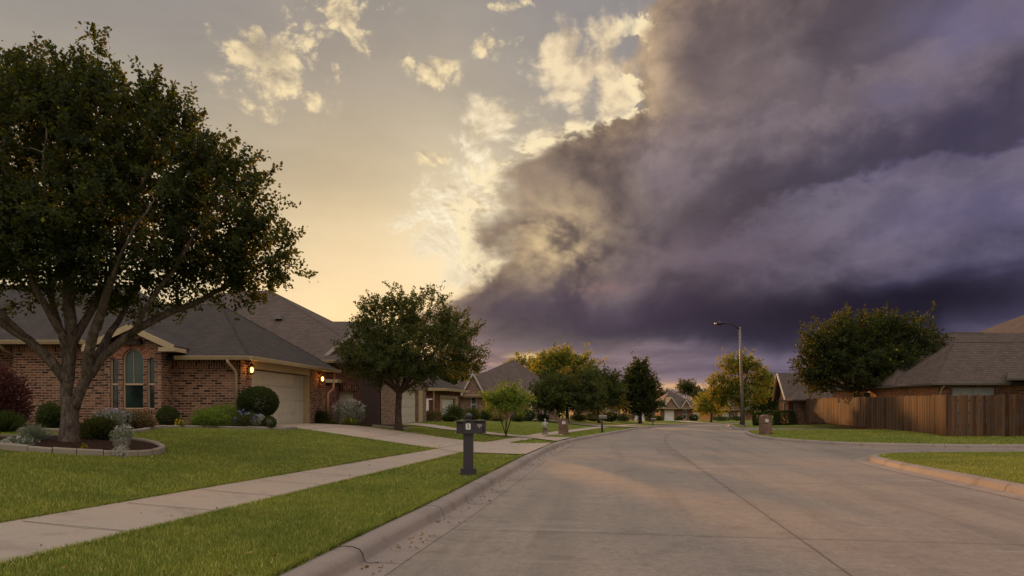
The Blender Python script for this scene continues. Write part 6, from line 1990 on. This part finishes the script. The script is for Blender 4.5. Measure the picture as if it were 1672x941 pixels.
# bright rim where the sun comes round the edge
rim = g.mul(g.mul(g.smooth(dist, -0.04, 0.006), g.smooth(dist, 0.05, 0.008)), g.smooth(EL, ae(900, 480)[1], ae(900, 440)[1]))
s3 = g.mix(g.mul(g.mul(rim, g.smooth(g.add(n_c, relief), 0.36, 0.58)), 0.9), s3, lin(255, 234, 190))
# openings near the horizon
hz = g.add(g.mul(spot(1085, 634, 110, 9, A2_), 0.9), g.add(g.mul(spot(830, 588, 55, 9), 0.8), g.add(g.mul(spot(880, 582, 36, 7), 0.9), g.mul(spot(1110, 660, 200, 16), 0.9))))
s3 = g.mix(g.mul(g.m('MINIMUM', hz, 1.0), g.smooth(band, 0.30, 0.70)), s3, lin(236, 184, 134))
s3 = g.mix(g.mul(spot(868, 583, 26, 5), 0.8), s3, lin(255, 226, 160))
# behind the camera and overhead the evening sky is open and pale
back = g.m('MAXIMUM', g.smooth(g.m('ABSOLUTE', AZ), 1.15, 1.9), g.smooth(EL, 0.80, 1.15))
openc = g.mix(g.smooth(EL, 0.25, 1.15), (0.58, 0.52, 0.46, 1), (1.62, 1.54, 1.47, 1))
openc = g.mix(0.5, openc, g.ramp(n_big, [(0.3, (0.7, 0.68, 0.7)), (0.7, (1.4, 1.34, 1.3))]), 'MULTIPLY')
s4 = g.mix(back, s3, openc)
below = g.smooth(z, -0.005, -0.05)
s4 = g.mix(below, s4, (0.12, 0.10, 0.07, 1))
bg = g.n('ShaderNodeBackground', {'Color': g.n('ShaderNodeVectorMath', {0: s4, 1: (10, 10, 10)}, operation='MULTIPLY').outputs[0], 'Strength': 0.1})
wo = g.n('ShaderNodeOutputWorld'); g.t.links.new(bg.outputs[0], wo.inputs[0])
w.cycles.sampling_method = 'MANUAL'; w.cycles.sample_map_resolution = 512

sd = bpy.data.lights.new('sun', 'SUN'); sd.energy = 5.0; sd.angle = math.radians(1.0); sd.color = (1.0, 0.46, 0.14)
so = bpy.data.objects.new('sun', sd); COL.objects.link(so)
sv = Vector((math.sin(SUN_AZ) * math.cos(SUN_EL), math.cos(SUN_AZ) * math.cos(SUN_EL), math.sin(SUN_EL)))
so.rotation_euler = (-sv).to_track_quat('-Z', 'Y').to_euler(); so.location = sv * 200

cd = bpy.data.cameras.new('camera'); cam = bpy.data.objects.new('camera', cd); COL.objects.link(cam)
cd.sensor_width = 36; cd.lens = F / 1672 * 36; cd.shift_y = (HY - 470.5) / 1672; cd.clip_end = 3000; cd.clip_start = 0.1
cam.location = (0, 0, CZ); cam.rotation_euler = (math.pi / 2, 0, 0)
scene.camera = cam
vs = scene.view_settings
vs.view_transform = 'Standard'; vs.look = 'None'; vs.exposure = 0.0; vs.gamma = 1.0; vs.use_curve_mapping = False
scene.cycles.use_denoising = True
scene.cycles.max_bounces = 6; scene.cycles.diffuse_bounces = 3; scene.cycles.glossy_bounces = 2; scene.cycles.transmission_bounces = 3; scene.cycles.transparent_max_bounces = 4
scene.cycles.caustics_reflective = False; scene.cycles.caustics_refractive = False
